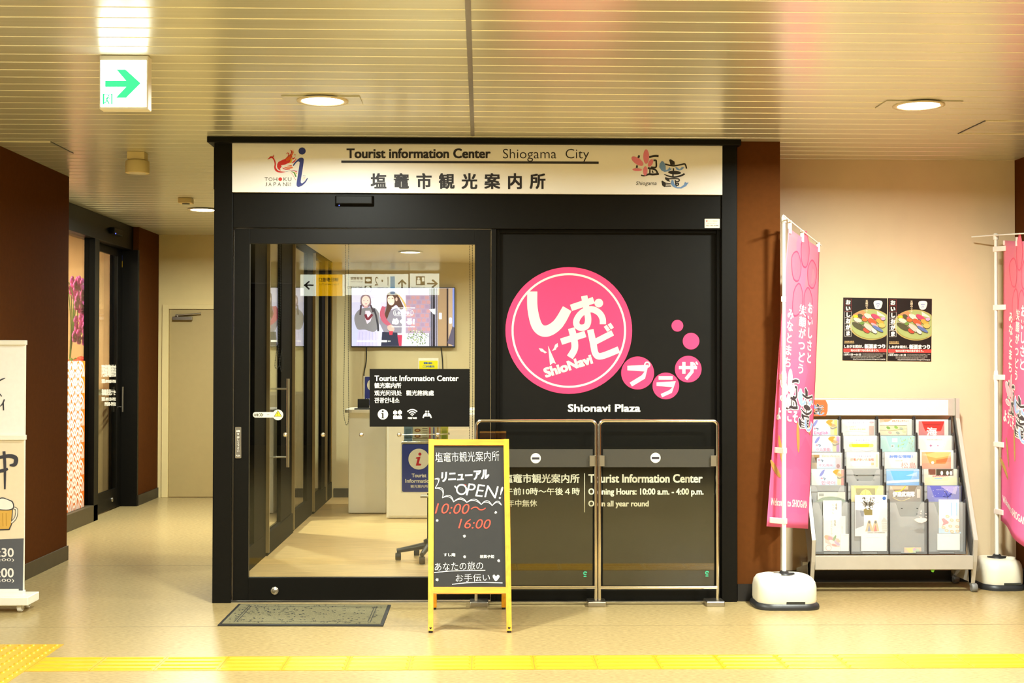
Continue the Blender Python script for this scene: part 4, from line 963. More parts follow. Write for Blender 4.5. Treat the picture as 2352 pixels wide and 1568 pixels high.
# orchid in the window
ox, oy, oz = -3.98, 13.02, 1.40
t = thing('potted_orchid', 'magenta moth orchid in a wrapped pot behind the orange shop film', 'potted plant', (ox, oy, 1.18))
MB().lathe([(.09, -.22), (.12, 0), (.125, .005), (.11, 0), (.0, -.01)], (ox, oy, oz), 'counter_white', 20).build('pot', t)
m = MB(); m.lathe([(.1, -.22), (.15, .0), (.17, .07), (.165, .07), (.14, 0)], (ox, oy, oz), 'ribbon_red', 11); m.ball((ox+.12, oy-.1, oz+.05), .05, 'ribbon_red', 8, (1, .6, .7)); m.ball((ox+.12, oy-.02, oz+.07), .05, 'ribbon_red', 8, (1, .6, .7)); m.build('ribbon_wrap', t, label='red ribbon wrapping')
m = MB()
for k in range(5):
    a = k*1.3; m.tube(catmull([(ox, oy, oz), (ox+.1*math.cos(a), oy+.12*math.sin(a), oz+.07), (ox+.2*math.cos(a), oy+.25*math.sin(a), oz+.02)], 4), .02, 'leaf_green', 6, rs=None)
m.build('leaves', t)
stems = []; m = MB()
for k in range(4):
    yy = oy - .3 + .16*k; P = catmull([(ox, oy, oz), (ox+.02, oy-.02+.03*k, oz+.4), (ox+.04, yy*.6+oy*.4, oz+.80-.04*k), (ox+.12, yy*.7+oy*.3-.06, oz+.62), (ox+.14, yy*.8+oy*.2-.1, oz+.25+.03*k)], 8); stems.append(P); m.tube(P, .005, 'leaf_green', 6)
m.build('stems', t)
m = MB(); nfl = 0
for P in stems:
    for i in range(12, len(P)):
        c = Vector(P[i]) + Vector((.04+random.uniform(-.06, .06), random.uniform(-.06, .06), random.uniform(-.04, .04)))
        for k in range(5):
            a = 2*PI*k/5 + .3; d = Vector((.01, math.cos(a)*.03, math.sin(a)*.03)); m.ball(c + d*1.1, .03, 'orchid', 8, (.5, .9, .9))
        m.ball(c + Vector((.015, 0, 0)), .01, 'counter_white', 6)
m.build('flowers', t, label='magenta flowers')
t = thing('display_shelf', 'low shelf behind the orange film carrying the orchid', 'shelf', (-4.2, 12, 0))
MB().box(-4.6, -3.75, 10.2, 13.4, 1.12, 1.18, 'counter_white').build('shelf_top', t, .004); MB().box(-4.55, -3.8, 10.25, 13.35, 0, 1.12, 'shop_wall').build('carcass', t)

# ------------------------------------------------------------------ rolling sign at the left edge
YR = 7.88; LP2 = YP(YR); xr = LP2.pt(57, 1000).x; xl = xr-.60
t = thing('rolling_sign', 'white restaurant sign board on casters at the left edge before the brown wall', 'sign stand', ((xl+xr)/2, YR+.1, 0))
z = lambda py, px=30: LP2.pt(px, py).z
MB().box(xl, xr-.004, YR+.004, YR+.028, z(1357), z(783), 'white_plastic').build('board', t, .002)
m = MB(); m.rect(LP2, -170, 789, 56, 998, ink('#f6f1ea'), -.003); m.rect(LP2, -170, 1012, 55, 1240, ink('#ead9ba'), -.003); m.poly(LP2, [(-170, 1246), (54, 1236), (52, 1358), (-170, 1362)], ink('#55565c'), -.0025); m.build('poster_print', t)
m = MB()
for ya_ in (782, 1000, 1357): m.box(xl-.002, xr, YR-.008, YR+.034, z(ya_+10), z(ya_-1), 'white_plastic')
m.build('clip_bars', t, .002)
IK = ink('#3a3840'); m = MB(); o = -.001
m.stroke(LP2, [(-8, 878), (4, 871), (12, 868)], [4, 3, 1.5], IK, o); m.stroke(LP2, [(-20, 905), (-4, 903), (4, 910)], [3, 3, 2], IK, o)
m.stroke(LP2, [(10, 917), (5, 928), (-2, 934)], [3, 3, 1], IK, o); m.stroke(LP2, [(7, 924), (8, 942)], [3.5, 3], IK, o)
m.stroke(LP2, [(9, 1036), (11, 1070), (11, 1123)], [7, 6.5, 4], IK, o); m.stroke(LP2, [(-22, 1056), (0, 1050), (22, 1047), (36, 1052), (34, 1066), (22, 1068)], [5, 7, 9, 10, 9, 4], IK, o); m.stroke(LP2, [(-20, 1056), (-14, 1085)], 7, IK, o); m.stroke(LP2, [(-14, 1084), (8, 1080), (18, 1076)], [6, 8, 5], IK, o)
m.build('brush_lettering', t)
m = MB(); m.txt(LP2, '11:30', -29, 1258, 31.5, 1279, ink('#efe9e2'), o, .02); m.txt(LP2, '(L.O. 14:00)', -78, 1282, 32, 1290, ink('#efe9e2'), o); m.txt(LP2, '17:00', -29, 1304, 31.5, 1326, ink('#efe9e2'), o, .02); m.txt(LP2, '(L.O. 21:00)', -78, 1329, 32, 1338, ink('#efe9e2'), o); m.build('hours_lettering', t, label='white opening times')
m = MB()
m.poly(LP2, [(-14, 1170), (30, 1162), (27, 1205), (22, 1217), (-6, 1218), (-11, 1200)], IK, o); m.poly(LP2, [(-12, 1172), (28, 1164), (25, 1204), (20, 1214), (-5, 1215), (-9, 1200)], ink('#d9a94a'), o+.0006)
m.stroke(LP2, [(30, 1166), (38, 1170), (36, 1188), (26, 1200)], 6, IK, o); m.stroke(LP2, [(30, 1166), (38, 1170), (36, 1188), (26, 1200)], 3.4, ink('#efe6d6'), o+.0006)
m.poly(LP2, catmull([(-14, 1168), (-12, 1150), (4, 1142), (18, 1146), (30, 1152), (31, 1168), (14, 1172)], 4, True), IK, o+.001); m.poly(LP2, catmull([(-12, 1166), (-10, 1152), (4, 1144.5), (18, 1148), (28, 1154), (29, 1166), (14, 1170)], 4, True), ink('#f4ede2'), o+.0016)
for xx in (-2, 6, 14): m.stroke(LP2, [(xx, 1178), (xx+1, 1208)], 1.4, ink('#b98a32'), o+.0014)
m.build('beer_picture', t, label='beer mug picture')
xe = LP2.pt(74.5, 1370).x
MB().box(xl-.06, xe, YR-.08, YR+.12, z(1385), z(1366), 'white_plastic').build('base_plate', t, .004)
MB().box(xl+.03, xr-.03, YR+.0, YR+.03, z(1366), z(1352), 'white_plastic').build('lower_bracket', t)
for xx, yy in ((xe-.06, YR-.03), (xl, YR-.03), (xe-.06, YR+.09), (xl, YR+.09)):
    m = MB(); m.lathe([(.02, -.013), (.023, -.009), (.023, .009), (.02, .013)], (xx, yy, .024), 'white_plastic', 20, 'x'); m.lathe([(.012, -.0145), (.012, .0145)], (xx, yy, .024), 'steel', 14, 'x'); m.box(xx-.018, xx-.014, yy-.012, yy+.012, .02, z(1385), 'chrome').box(xx+.014, xx+.018, yy-.012, yy+.012, .02, z(1385), 'chrome'); m.build('caster', t)

# ------------------------------------------------------------------ posters
PW = YP(8.848)
def poster(dx, label):
    S = Sub(PW, 1900+dx, 650+dx*.012, 1/7.839); t = thing('poster', label, 'poster', S.pt(680, 1400), 'food festival posters on the beige wall')
    m = MB(); m.poly(S, [(288, 260), (1078, 272), (1066, 1402), (274, 1388)], ink('#1e1714', rough=.35), .0025, .002); m.build('sheet', t)
    m = MB(); o = .003
    m.poly(S, [(min(x, 1072), y) for x, y in ell(780, 745, 392, 278, 3, 48)], ink('#b9a35c'), o)
    c = [(x, y) for x, y in ell(790, 740, 372, 256, 3, 48)]
    m.poly(S, [(min(x, 1074), y) for x, y in c], ink('#a6b06a'), o+.0004)
    m.poly(S, [(460, 560), (640, 490), (730, 560), (560, 640)], ink('#d98a58'), o+.0008); m.poly(S, [(890, 500), (1030, 590), (1040, 610), (900, 580)], ink('#dfe3cc'), o+.0008)
    m.stroke(S, ell(790, 745, 372, 258, 3, 48)[7:22], 10, ink('#8d8c40'), o+.0008, False)
    sushi = [((510, 600), 45, 30, 0, '#eec81a'), ((600, 590), 58, 36, 40, '#e8a898'), ((660, 625), 40, 30, 20, '#d85a6c'), ((745, 600), 95, 42, 28, '#e9d3c0'), ((875, 612), 100, 40, 32, '#cf3f62'), ((545, 665), 78, 36, 20, '#ecd2bc'), ((672, 655), 50, 32, 10, '#ea6a24'), ((805, 690), 88, 48, 32, '#e0562a'), ((945, 690), 78, 42, 30, '#f0a03a'), ((978, 760), 62, 42, 10, '#e9b45e'), ((560, 770), 130, 46, 30, '#efd9c4'), ((700, 850), 62, 36, 30, '#d8452c'), ((750, 800), 130, 44, 36, '#d9c0b0'), ((840, 860), 60, 34, 40, '#dcd4cc'), ((850, 760), 80, 26, 32, '#e8a0a8'), ((905, 820), 110, 28, 30, '#5a6fa8'), ((1000, 640), 40, 30, 0, '#d8a4c8'), ((620, 720), 40, 26, 0, '#6a8f3a')]
    for i, (cc, rx, ry, rt, col) in enumerate(sushi):
        m.poly(S, ell(cc[0], cc[1]+8, rx+5, ry+4, rt, 18), ink('#4e4a2a'), o+.0012+.0002*i); m.poly(S, ell(cc[0], cc[1], rx, ry, rt, 18), ink(col), o+.0013+.0002*i)
    m.poly(S, catmull([(840, 330), (985, 330), (975, 430), (940, 465), (880, 465), (850, 430)], 4, True), ink('#e6e0dc'), o); m.poly(S, ell(912, 330, 70, 20), ink('#f6f2ee'), o+.0004); m.stroke(S, [(875, 380), (912, 370), (948, 380)], 9, ink('#4a62b8'), o+.0004); m.stroke(S, [(900, 445), (900, 410), (920, 402), (928, 430)], 7, ink('#7a86c8'), o+.0004)
    m.poly(S, [(290, 1178), (1066, 1184), (1065, 1245), (290, 1240)], ink('#dc3a32'), o)
    m.build('picture', t, label='sushi plate picture')
    m = MB(); Wt = ink('#f4ece2')
    for i, ch in enumerate('おいしおがま'):
        yy = 290+112*i
        m.txt(S, ch, 322, yy, 424, yy+104, Wt, o+.001, .06, em=True); m.stroke(S, [(312, yy-4), (434, yy-4), (432, yy+106), (310, yy+106)], 6, ink('#8c2a22') if i < 2 else ink('#cfc8c0'), o+.0006, False, True)
    m.vtxt(S, '五蔵のうまし', 705, 300, 560, 52, ink('#efd9b4'), o+.006, .02)
    m.txt(S, 'しおがま蔵出し', 305, 1110, 652, 1168, Wt, o, .03); m.txt(S, '新酒まつり', 668, 1092, 1042, 1182, Wt, o, .05); m.txt(S, '旬のお酒で旬の魚を食らう。', 420, 1188, 925, 1232, Wt, o+.0008, .02)
    m.txt(S, '宮城県塩竈市', 308, 1038, 482, 1066, ink('#e6bd7c'), o, .01); m.rect(S, 305, 1074, 486, 1082, ink('#e6bd7c'), o)
    m.txt(S, '12月1日～31日', 296, 1266, 608, 1304, Wt, o, .05); m.txt(S, '平成30年', 296, 1242, 398, 1258, Wt, o, .02)
    for yy in (1272, 1294, 1318, 1340): m.txt(S, '市内寿司店飲食店及び参加店舗にて開催', 630 if yy < 1310 else 420, yy-7, 1046 - (yy % 3)*50, yy+9, ink('#c8beb0'), o)
    m.txt(S, 'http://www.kankoubussan.shiogama.miyagi.jp', 462, 1356, 1044, 1384, Wt, o, .01)
    m.build('lettering', t, label='white and cream lettering')
poster(0, 'black sushi poster on the beige wall nearer the pink flag with the slanting top bar')
poster(102.8, 'black sushi poster on the beige wall, the one nearer the brown side wall')

# ------------------------------------------------------------------ brochure rack
ROWY = [963, 1000.5, 1038, 1077, 1115, 1153]; YTOP, YBOT = 8.74, 8.36
def rowY(py): return YTOP + (YBOT-YTOP)*min(1, max(0, (py-955)/(1290-955.0)))
def colx(c, py): return 1842 + (1870-1842)*(py-963)/(1272-963) + c*(85.0 + (89.5-85.0)*(py-963)/(1272-963))
rk = thing('brochure_rack', 'grey wheeled brochure rack with four columns of clear pockets against the beige wall', 'display rack', (YP(8.5).pt(2050, 1200).x, 8.55, 0))
def zpx(py, y): return YP(y).pt(2050, py).z
XR0, XR1 = YP(8.6).pt(1850, 1100).x, YP(8.6).pt(2213, 1100).x
prof = [(8.44, .055)] + [(rowY(p)-.035, zpx(p, rowY(p)-.035)) for p in (1290, 1240, 1190, 1140, 1080, 1020, 960)] + [(8.70, zpx(914, 8.72)), (8.74, zpx(914, 8.72)), (8.78, zpx(960, 8.74)), (8.72, zpx(1100, 8.66)), (8.62, .5), (8.50, .25), (8.475, .055)]
prof[1] = (8.40, zpx(1290, 8.40))
for X in (XR0-.012, XR1-.012): MB().prism(prof, 'x', X, X+.024, 'rack_silver').build('side_rail', rk, .003)
for X in (XR0+.013, XR1-.02): MB().prism([(a+.02, b) for a, b in prof[1:8]] + [(8.74, zpx(955, 8.74)), (8.60, .62), (8.52, .4)], 'x', X, X+.006, 'rack_dark').build('side_panel', rk)
hp = YP(8.715); h0, h1 = hp.pt(2183, 954.5), hp.pt(2183, 914.5)
MB().box(XR0+.012, XR1-.012, 8.715, 8.74, h0.z, h1.z, 'rack_silver').build('header_panel', rk, .003)
m = MB(); m.rect(hp, 1850, 918, 2178, 953, ink('#f6ecda'), .001)
H = Sub(hp, 1840, 890, 1/5.6); m.poly(H, [(80, 158), (315, 158), (342, 220), (340, 300), (318, 366), (80, 366)], ink('#ee6a34'), .0016)
Hs = Sub(hp, 1840+(175-1000*.155)/5.6, 890+(212-490*.155)/5.6, .155/5.6); 
shiogama(m, Sub(hp, 1838.5, 913.3, .0282), .003, 30, False)
m.build('header_print', rk, label='cream header strip with an orange sun emblem')
zbp0, zbp1 = zpx(1308, 8.40), zpx(1276, 8.40)
MB().box(XR0+.012, XR1-.012, 8.40, 8.425, zbp0, zbp1, 'rack_silver').build('front_beam', rk, .003)
MB().box(XR0+.012, XR1-.012, 8.74, 8.77, .1, .15, 'rack_silver').build('rear_beam', rk, .003)
for X in (XR0-.012, XR1-.012):
    MB().prism([(8.44, .06), (8.80, .06), (8.80, .10), (8.50, .17), (8.44, .20)], 'x', X, X+.024, 'rack_silver').build('base_rail', rk, .003)
for X in (XR0, XR1):
    for Y in (8.46, 8.785):
        m = MB(); m.lathe([(.024, -.018), (.028, -.013), (.028, .013), (.024, .018)], (X+.01, Y-.01, .028), 'grey_plastic', 20, 'x'); m.box(X-.012, X+.016, Y-.014, Y+.014, .04, .07, 'grey_plastic'); m.tube([(X, Y, .05), (X, Y, .075)], .008, 'dark_plastic', 8); m.build('caster', rk)
m = MB(); p = YP(8.41).pt(2145, 1309); m.poly(YP(8.42), [(2137, 1308), (2148, 1307), (2144, 1314), (2140, 1313)], ink('#7fd03a'), 0, .001); m.build('tag', rk, label='green tag under the front beam')
for r in range(6):
    py = ROWY[r]; Y = rowY(py if r < 5 else 1165); lo = ROWY[r+1]+14 if r < 5 else 1272; yb_ = Y+.022; yf = Y-.026
    P, Pb = YP(yf), YP(yb_)
    for c in range(4):
        xa_, xb_ = colx(c, (py+min(lo, 1272))/2)+2.0, colx(c+1, (py+min(lo, 1272))/2)-2.0
        a_, b_ = P.pt(xa_, lo), P.pt(xb_, py-2)
        ztp = Pb.pt(xa_, py-1).z
        m = MB(); m.box(a_.x, b_.x, yb_, yb_+.004, a_.z, ztp, 'pocket_grey')
        m.box(a_.x, b_.x, yf, yb_, a_.z, a_.z+.006, 'pocket_grey')
        for sx in (a_.x-.004, b_.x): m.prism([(yb_+.004, a_.z), (yf-.004, a_.z), (yf-.004, b_.z+.008), (yf+.006, b_.z+.016), (yb_+.004, ztp)], 'x', sx, sx+.004, 'rack_dark')
        bk = [(.27, .07), (.73, .07), (.29, .16), (.73, .16)] if r < 5 else [(.3, .06), (.72, .06), (.72, .17)]
        for u, v in bk:
            xx = xa_+(xb_-xa_)*u; hh = py+6+((1272-1153)*v if r == 5 else 190*v*.6); m.rect(YP(yb_), xx, hh, xx+4, hh+1.6, 'rubber', .001)
        pk = m.build('pocket', rk)
        w_, hgt = xb_-xa_, lo-py; dep = 26 if r < 5 else 32
        out = [(xa_, lo), (xa_, py+1), (xa_+w_*.14, py+1)]
        for k in range(9): u = k/8; out.append((xa_+w_*(.14+.16*u), py+1+dep*(3*u*u-2*u**3)))
        for k in range(9): u = 1-k/8; out.append((xb_-w_*(.14+.16*u), py+1+dep*(3*u*u-2*u**3)))
        out += [(xb_-w_*.14, py+1), (xb_, py+1), (xb_, lo)]
        m = MB(); m.poly(P, out, 'acrylic', 0, .002)
        if r == 5: p0, p1 = P.pt(xa_, 1272), P.pt(xb_, 1266); m.box(p0.x, p0.x+.07, yf-.006, yf, p0.z, p1.z, 'grey_plastic'); m.box(p1.x-.07, p1.x, yf-.006, yf, p0.z, p1.z, 'grey_plastic')
        m.build('clear_front', pk, label='clear acrylic front')
m = MB(); SPt = YP(rowY(1165)-.026); Zs = Sub(SPt, 2030, 1100, 1/8.25)
m.poly(Zs, [(570, 770), (610, 745), (690, 730), (760, 735), (835, 755), (800, 800), (720, 830), (640, 820)], ink('#f3d9cf'), .001)
for q in ([(705, 575), (725, 620), (690, 622)], [(680, 645), (715, 650), (705, 670)], [(780, 645), (812, 650), (800, 670)], [(660, 705), (730, 715), (700, 728)], [(790, 705), (825, 710), (800, 722)]): m.poly(Zs, q, ink('#f3d9cf'), .001)
m.build('sticker', rk, label='pale pink boat sticker on an empty pocket')
BG = 'brochures in the rack pockets'
def brochure(c, r, x0, x1, y0, label, base, art, y1=None, dy=0, name='brochure', h=.20):
    py = ROWY[r]; Y = rowY(py if r < 5 else 1165) + dy; P = YP(Y)
    t = thing(name, label, 'brochure', P.pt((x0+x1)/2, y0), BG)
    a_, b_ = P.pt(x0, y0), P.pt(x1, y0); zlo = P.pt(x0, y1).z if y1 else P.pt(x0, ROWY[r+1]+8).z
    MB().box(a_.x, b_.x, Y, Y+.006, zlo, a_.z, ink(base)).build('pages', t)
    m = MB(); art(m, P); m.build('cover_print', t)
    return t
def lang(y, txt, tcol, band, tx0=None, side=0):
    def f(m, P):
        X = side
        m.poly(P, [(1900+X, y+1), (1909+X, y+1), (1922.5+X, y+1), (1922.5+X, y+36), (1908+X, y+36)], ink('#e9dba0'), .0008)
        m.rect(P, 1916+X, y+1, 1923+X, y+38, ink(band), .0012); m.poly(P, catmull([(1897+X, y+6), (1904+X, y+1), (1913+X, y+2), (1909+X, y+8), (1920+X, y+13), (1913+X, y+17), (1905+X, y+13)], 3, True), ink('#c99a3c'), .0016)
        m.stroke(P, [(1905+X, y+17), (1912+X, y+21), (1922+X, y+17)], 3, ink('#8a7a58'), .002)
        m.poly(P, catmull([(1866+X, y+14), (1872+X, y+4), (1878+X, y+1), (1876+X, y+9), (1869+X, y+17)], 3, True), ink('#8a8fd0'), .0012)
        if txt is not None:
            m.poly(P, rrect(1866+X, y+16, 1907+X, y+39, 3), ink('#c9dcf2'), .0024); m.poly(P, ell(1871+X, y+21, 2.6, 2), ink('#ee9aa8'), .003); m.stroke(P, [(1874+X, y+20), (1879+X, y+21), (1877+X, y+25)], 1.4, ink('#5a5a6a'), .003)
            m.txt(P, txt, (tx0 or 1870)+X, y+27, 1902+X, y+36, ink(tcol), .003, .02)
    return f
LA = YP
brochure(0, 0, 1862, 1924, 963, 'brochure with a yellow edge and English tab in the top row', '#f6f0e0', lang(963, 'English', '#e0449a', '#e6dc30'))
brochure(0, 1, 1864, 1930, 1001, 'brochure with a purple edge and traditional Chinese tab, second row', '#f6f0e0', lang(1001, '中文(繁體)', '#f08aa4', '#b678c0', side=5))
def a02(m, P):
    m.rect(P, 1864, 1044, 1882, 1076, ink('#a8895a'), .0008); m.rect(P, 1866, 1050, 1880, 1062, ink('#6a5236'), .0012); m.txt(P, 'ชิโอกามะ เที่ยวสบาย', 1888, 1044, 1928, 1049, ink('#9a8a72'), .0008); m.rect(P, 1918, 1050, 1932, 1078, ink('#f0c4cc'), .0008); m.poly(P, ell(1925, 1070, 4, 5), ink('#a8605a'), .0012)
    m.poly(P, rrect(1876, 1051, 1919, 1078, 3), ink('#c9dcf2'), .0016); m.txt(P, '中文(简体)', 1881, 1065, 1914, 1072, ink('#f08aa4'), .002, .02); m.poly(P, ell(1881, 1056, 2.6, 2), ink('#ee9aa8'), .002); m.stroke(P, [(1885, 1056), (1890, 1057), (1888, 1061)], 1.4, ink('#5a5a6a'), .002)
brochure(0, 2, 1864, 1933, 1040, 'photo covered brochure with simplified Chinese tab, third row', '#efe6d8', a02)
brochure(0, 3, 1864, 1940, 1077, 'brochure with a red edge and blank blue tab, fourth row', '#f6f0e0', lang(1077, '한국어', '#f08aa4', '#f08070', side=16))
def a04(m, P): m.poly(P, catmull([(1878, 1148), (1890, 1142), (1910, 1140), (1930, 1143), (1945, 1150), (1945, 1153), (1878, 1153)], 3, True), ink('#8a9a7a'), .0008); m.rect(P, 1881, 1133, 1892, 1139, ink('#a8a8a0'), .0008)
brochure(0, 4, 1878, 1948, 1130, 'low sunk brochure with a grey green arc, fifth row left pocket', '#f0e2cc', a04)
def b0(m, P):
    m.txt(P, 'しおがままちあるき', 1944, 968, 1985, 972.5, ink('#8a92d8'), .0008); m.rect(P, 1942, 974, 1987, 977, ink('#d8e0f0'), .0008); m.txt(P, '小さな島まで', 1943, 978, 1966, 981.5, ink('#b0cc90'), .0008); m.txt(P, '新鮮海の幸を満喫', 1951, 983.5, 1988, 987.5, ink('#b0cc90'), .0008); m.poly(P, ell(2002, 969.5, 5.5, 2), ink('#f09aa8'), .0008); m.rect(P, 1996, 978, 2007, 1000, ink('#c8a090'), .0008); m.stroke(P, [(1940, 992), (1960, 990), (1990, 993)], 1, ink('#c0c4b8'), .0008)
brochure(1, 0, 1934, 2009, 963, 'white walking map with pale blue title and green lines, top row', '#f3ebdc', b0)
def b1(m, P):
    m.txt(P, 'しおがままちあるき', 1949.5, 1008.5, 1997, 1013, ink('#8a92d8'), .0008); m.txt(P, '塩竈の桜ルーツ探訪', 1950, 1015, 1996, 1018.5, ink('#b8b4a8'), .0008); m.poly(P, rrect(1950, 1019, 2006, 1026.5, 3), ink('#f0d020'), .0008); m.stroke(P, [(1952, 1034), (1970, 1032), (1990, 1036), (2008, 1033)], 1, ink('#b0b4c8'), .0008); m.stroke(P, [(1950, 1028.5), (2012, 1028.5)], .8, ink('#c8c0b0'), .0008)
brochure(1, 1, 1938, 2014, 1000.5, 'white walking map with a bright yellow bar, second row', '#f3ebdc', b1)
def b2(m, P):
    m.txt(P, 'しおがままちあるき', 1958.5, 1045, 1999.5, 1049.5, ink('#8a92d8'), .0008); m.txt(P, '芭蕉が歩いた塩竈', 1953, 1052, 2007, 1058, ink('#ec7a6a'), .0008, .01); m.rect(P, 1953, 1060.5, 2008, 1070, ink('#d4d6ea'), .0008); m.rect(P, 2012, 1043, 2016, 1072, ink('#efe0b0'), .0008); m.rect(P, 2001, 1062, 2007, 1068, ink('#d8b86a'), .0012)
brochure(1, 2, 1944, 2019, 1038, 'white walking map with red brush title and lilac picture, third row', '#f3ebdc', b2)
def b4(m, P): m.rect(P, 1966, 1121, 2010, 1153, ink('#a8a078'), .0008); m.poly(P, [(1970, 1153), (1973, 1138), (1980, 1127), (1988, 1123), (1997, 1127), (2004, 1138), (2006, 1153)], ink('#e9d888'), .0012); m.stroke(P, [(1988, 1125), (1988, 1150)], 1, ink('#c0ac5c'), .0016); m.stroke(P, [(1979, 1132), (1988, 1150), (1997, 1132)], 1, ink('#c0ac5c'), .0016); m.rect(P, 2013, 1122, 2032, 1153, ink('#efe09a'), .0012)
brochure(1, 4, 1955, 2034, 1115, 'yellow brochure with a carved fan ornament, fifth row', '#f0de8a', b4)
def c0(m, P):
    m.poly(P, [(2020, 962), (2050, 962), (2040, 968), (2020, 970)], ink('#f2a07a'), .0008); m.txt(P, 'おもてなしチケット', 2049, 964.5, 2087, 968.5, ink('#ec6a5a'), .0008, .03); m.rect(P, 2020, 977, 2083, 999, ink('#e2d8a8'), .0008)
    for cc in ((2040, 982, '#7aa052'), (2058, 981, '#8ab05a'), (2070, 984, '#a8b0a0'), (2044, 993, '#c89a8a'), (2062, 994, '#8f9a80'), (2076, 991, '#b8c08a')): m.poly(P, ell(cc[0], cc[1], 5, 3.2, 20, 10), ink(cc[2]), .0012)
    m.stroke(P, [(2020, 987.5), (2050, 988), (2082, 984)], .8, ink('#8a8468'), .0014); m.stroke(P, [(2020, 976.7), (2083, 976.9), (2083, 999)], 1, ink('#6a6658'), .0014, False)
brochure(2, 0, 2018, 2094, 962, 'ticket leaflet with an orange corner and food photo, top row', '#f5ecd8', c0)
def c1(m, P):
    m.rect(P, 2049, 1006, 2061, 1015, ink('#efeee0'), .0008); m.rect(P, 2046, 1021, 2054, 1027, ink('#efeee0'), .0008); m.rect(P, 2047.5, 1022.5, 2052, 1025.5, ink('#6a7a70'), .0012); m.txt(P, 'しおナビ', 2051, 1009.5, 2059, 1011.5, ink('#7a8078'), .0012)
    for i in range(26): x_, y_ = random.uniform(2062, 2100), random.uniform(1004, 1036); m.stroke(P, [(x_, y_), (x_+random.uniform(-3, 3), y_-4)], 1, ink('#9ab86a' if i % 3 else '#c8c878'), .0012)
brochure(2, 1, 2023, 2102, 1001, 'turquoise brochure with small white label and plant sprigs, second row', '#9fd2cc', c1)
def c2(m, P): m.txt(P, 'お得な情報！', 2042, 1044, 2097, 1052, ink('#7a9ae0'), .0008, .06); m.txt(P, '日本三景', 2057, 1056, 2073, 1059, ink('#f0a090'), .0008); m.txt(P, '松島', 2069, 1061.5, 2104, 1075, ink('#ec8478'), .0008)
brochure(2, 2, 2032, 2110, 1038, 'white leaflet with blue block title and red brush writing, third row', '#f5ecde', c2)
def c3(m, P): m.rect(P, 2036, 1078, 2113, 1080, ink('#f0f2f2'), .0012); m.poly(P, [(2080, 1092), (2106, 1084), (2106, 1094)], ink('#a8d0f4'), .0012); m.poly(P, [(2036, 1104), (2112, 1100), (2112, 1106), (2036, 1110)], ink('#d8ecf6'), .0012)
brochure(2, 3, 2036, 2113, 1077, 'sky blue brochure with faint cloud, fourth row', '#6db4f2', c3)
def c4(m, P): m.rect(P, 2044, 1116, 2086, 1124, ink('#d8b49a'), .0008); m.stroke(P, [(2056, 1128), (2070, 1126), (2080, 1116)], 2.4, ink('#d8c43c'), .0012); m.txt(P, '伊達武将隊', 2050, 1128, 2101, 1141, ink('#f8f4ee'), .0016, .04); m.rect(P, 2106, 1123, 2113, 1143, ink('#e8cfc0'), .0012); m.stroke(P, [(2050, 1142), (2070, 1150), (2090, 1143)], 1.6, ink('#d8c47a'), .0012)
brochure(2, 4, 2042, 2121, 1115, 'dark brown brochure with bold white brush title, fifth row', '#8a7c6a', c4)
def d0(m, P): m.rect(P, 2110, 967, 2169, 1000, ink('#c8302a'), .0008); m.txt(P, '海', 2128, 981, 2152, 1001, ink('#f8f0e8'), .0012, .03); m.stroke(P, [(2122, 975), (2160, 975)], 1, ink('#8a2a22'), .0012)
brochure(3, 0, 2104, 2178, 963, 'red brochure with a white brush character in the rightmost pocket, top row', '#f3ebe0', d0)
def d1_(m, P): m.txt(P, '御釜の郷と塩竈グルメ', 2129, 1008, 2163, 1010.5, ink('#d8a4a8'), .0008); m.poly(P, [(2138, 1019), (2139.4, 1022), (2142, 1023), (2139.4, 1024), (2138, 1027), (2136.6, 1024), (2134, 1023), (2136.6, 1022)], ink('#b06a9a'), .0008); m.poly(P, ell(2154, 1023, 1.6, 1.2), ink('#b06a9a'), .0008)
brochure(3, 1, 2110, 2186, 1000, 'plain white booklet with a tiny purple star, second row', '#f3e8de', d1_)
def d2_(m, P):
    m.rect(P, 2117, 1038, 2184, 1076, ink('#f2a25a'), .0008); m.poly(P, [(2117, 1044), (2150, 1038), (2184, 1038), (2184, 1046), (2150, 1052)], ink('#f6c07a'), .0012); m.poly(P, [(2117, 1064), (2184, 1060), (2184, 1076), (2117, 1076)], ink('#e08a52'), .0012); m.poly(P, [(2150, 1056), (2184, 1050), (2184, 1060), (2150, 1063)], ink('#dc7440'), .0014); m.disc(P, 2142, 1062, 3.4, ink('#fdf6d8'), .0018)
brochure(3, 2, 2112, 2190, 1034, 'orange sunset photo brochure in the third row', '#f6eee0', d2_)
def d3_(m, P):
    m.rect(P, 2132, 1077, 2149, 1090, ink('#7a4a3a'), .0008); m.rect(P, 2150, 1077, 2190, 1092, ink('#4a4032'), .0008)
    for x_ in (2163, 2176, 2184): m.poly(P, ell(x_, 1086, 3, 5), ink('#efe6e0'), .0012)
    m.rect(P, 2124, 1096, 2204, 1116, ink('#e9e6b0'), .0008); m.txt(P, '塩竈の名物めぐり', 2141, 1091, 2178, 1095, ink('#e8909a'), .0016, .02); m.rect(P, 2146, 1098, 2164, 1100, ink('#8ab0d8'), .0012)
brochure(3, 3, 2122, 2202, 1077, 'collage brochure with photos above a pale yellow half, fourth row', '#e6dcc4', d3_)
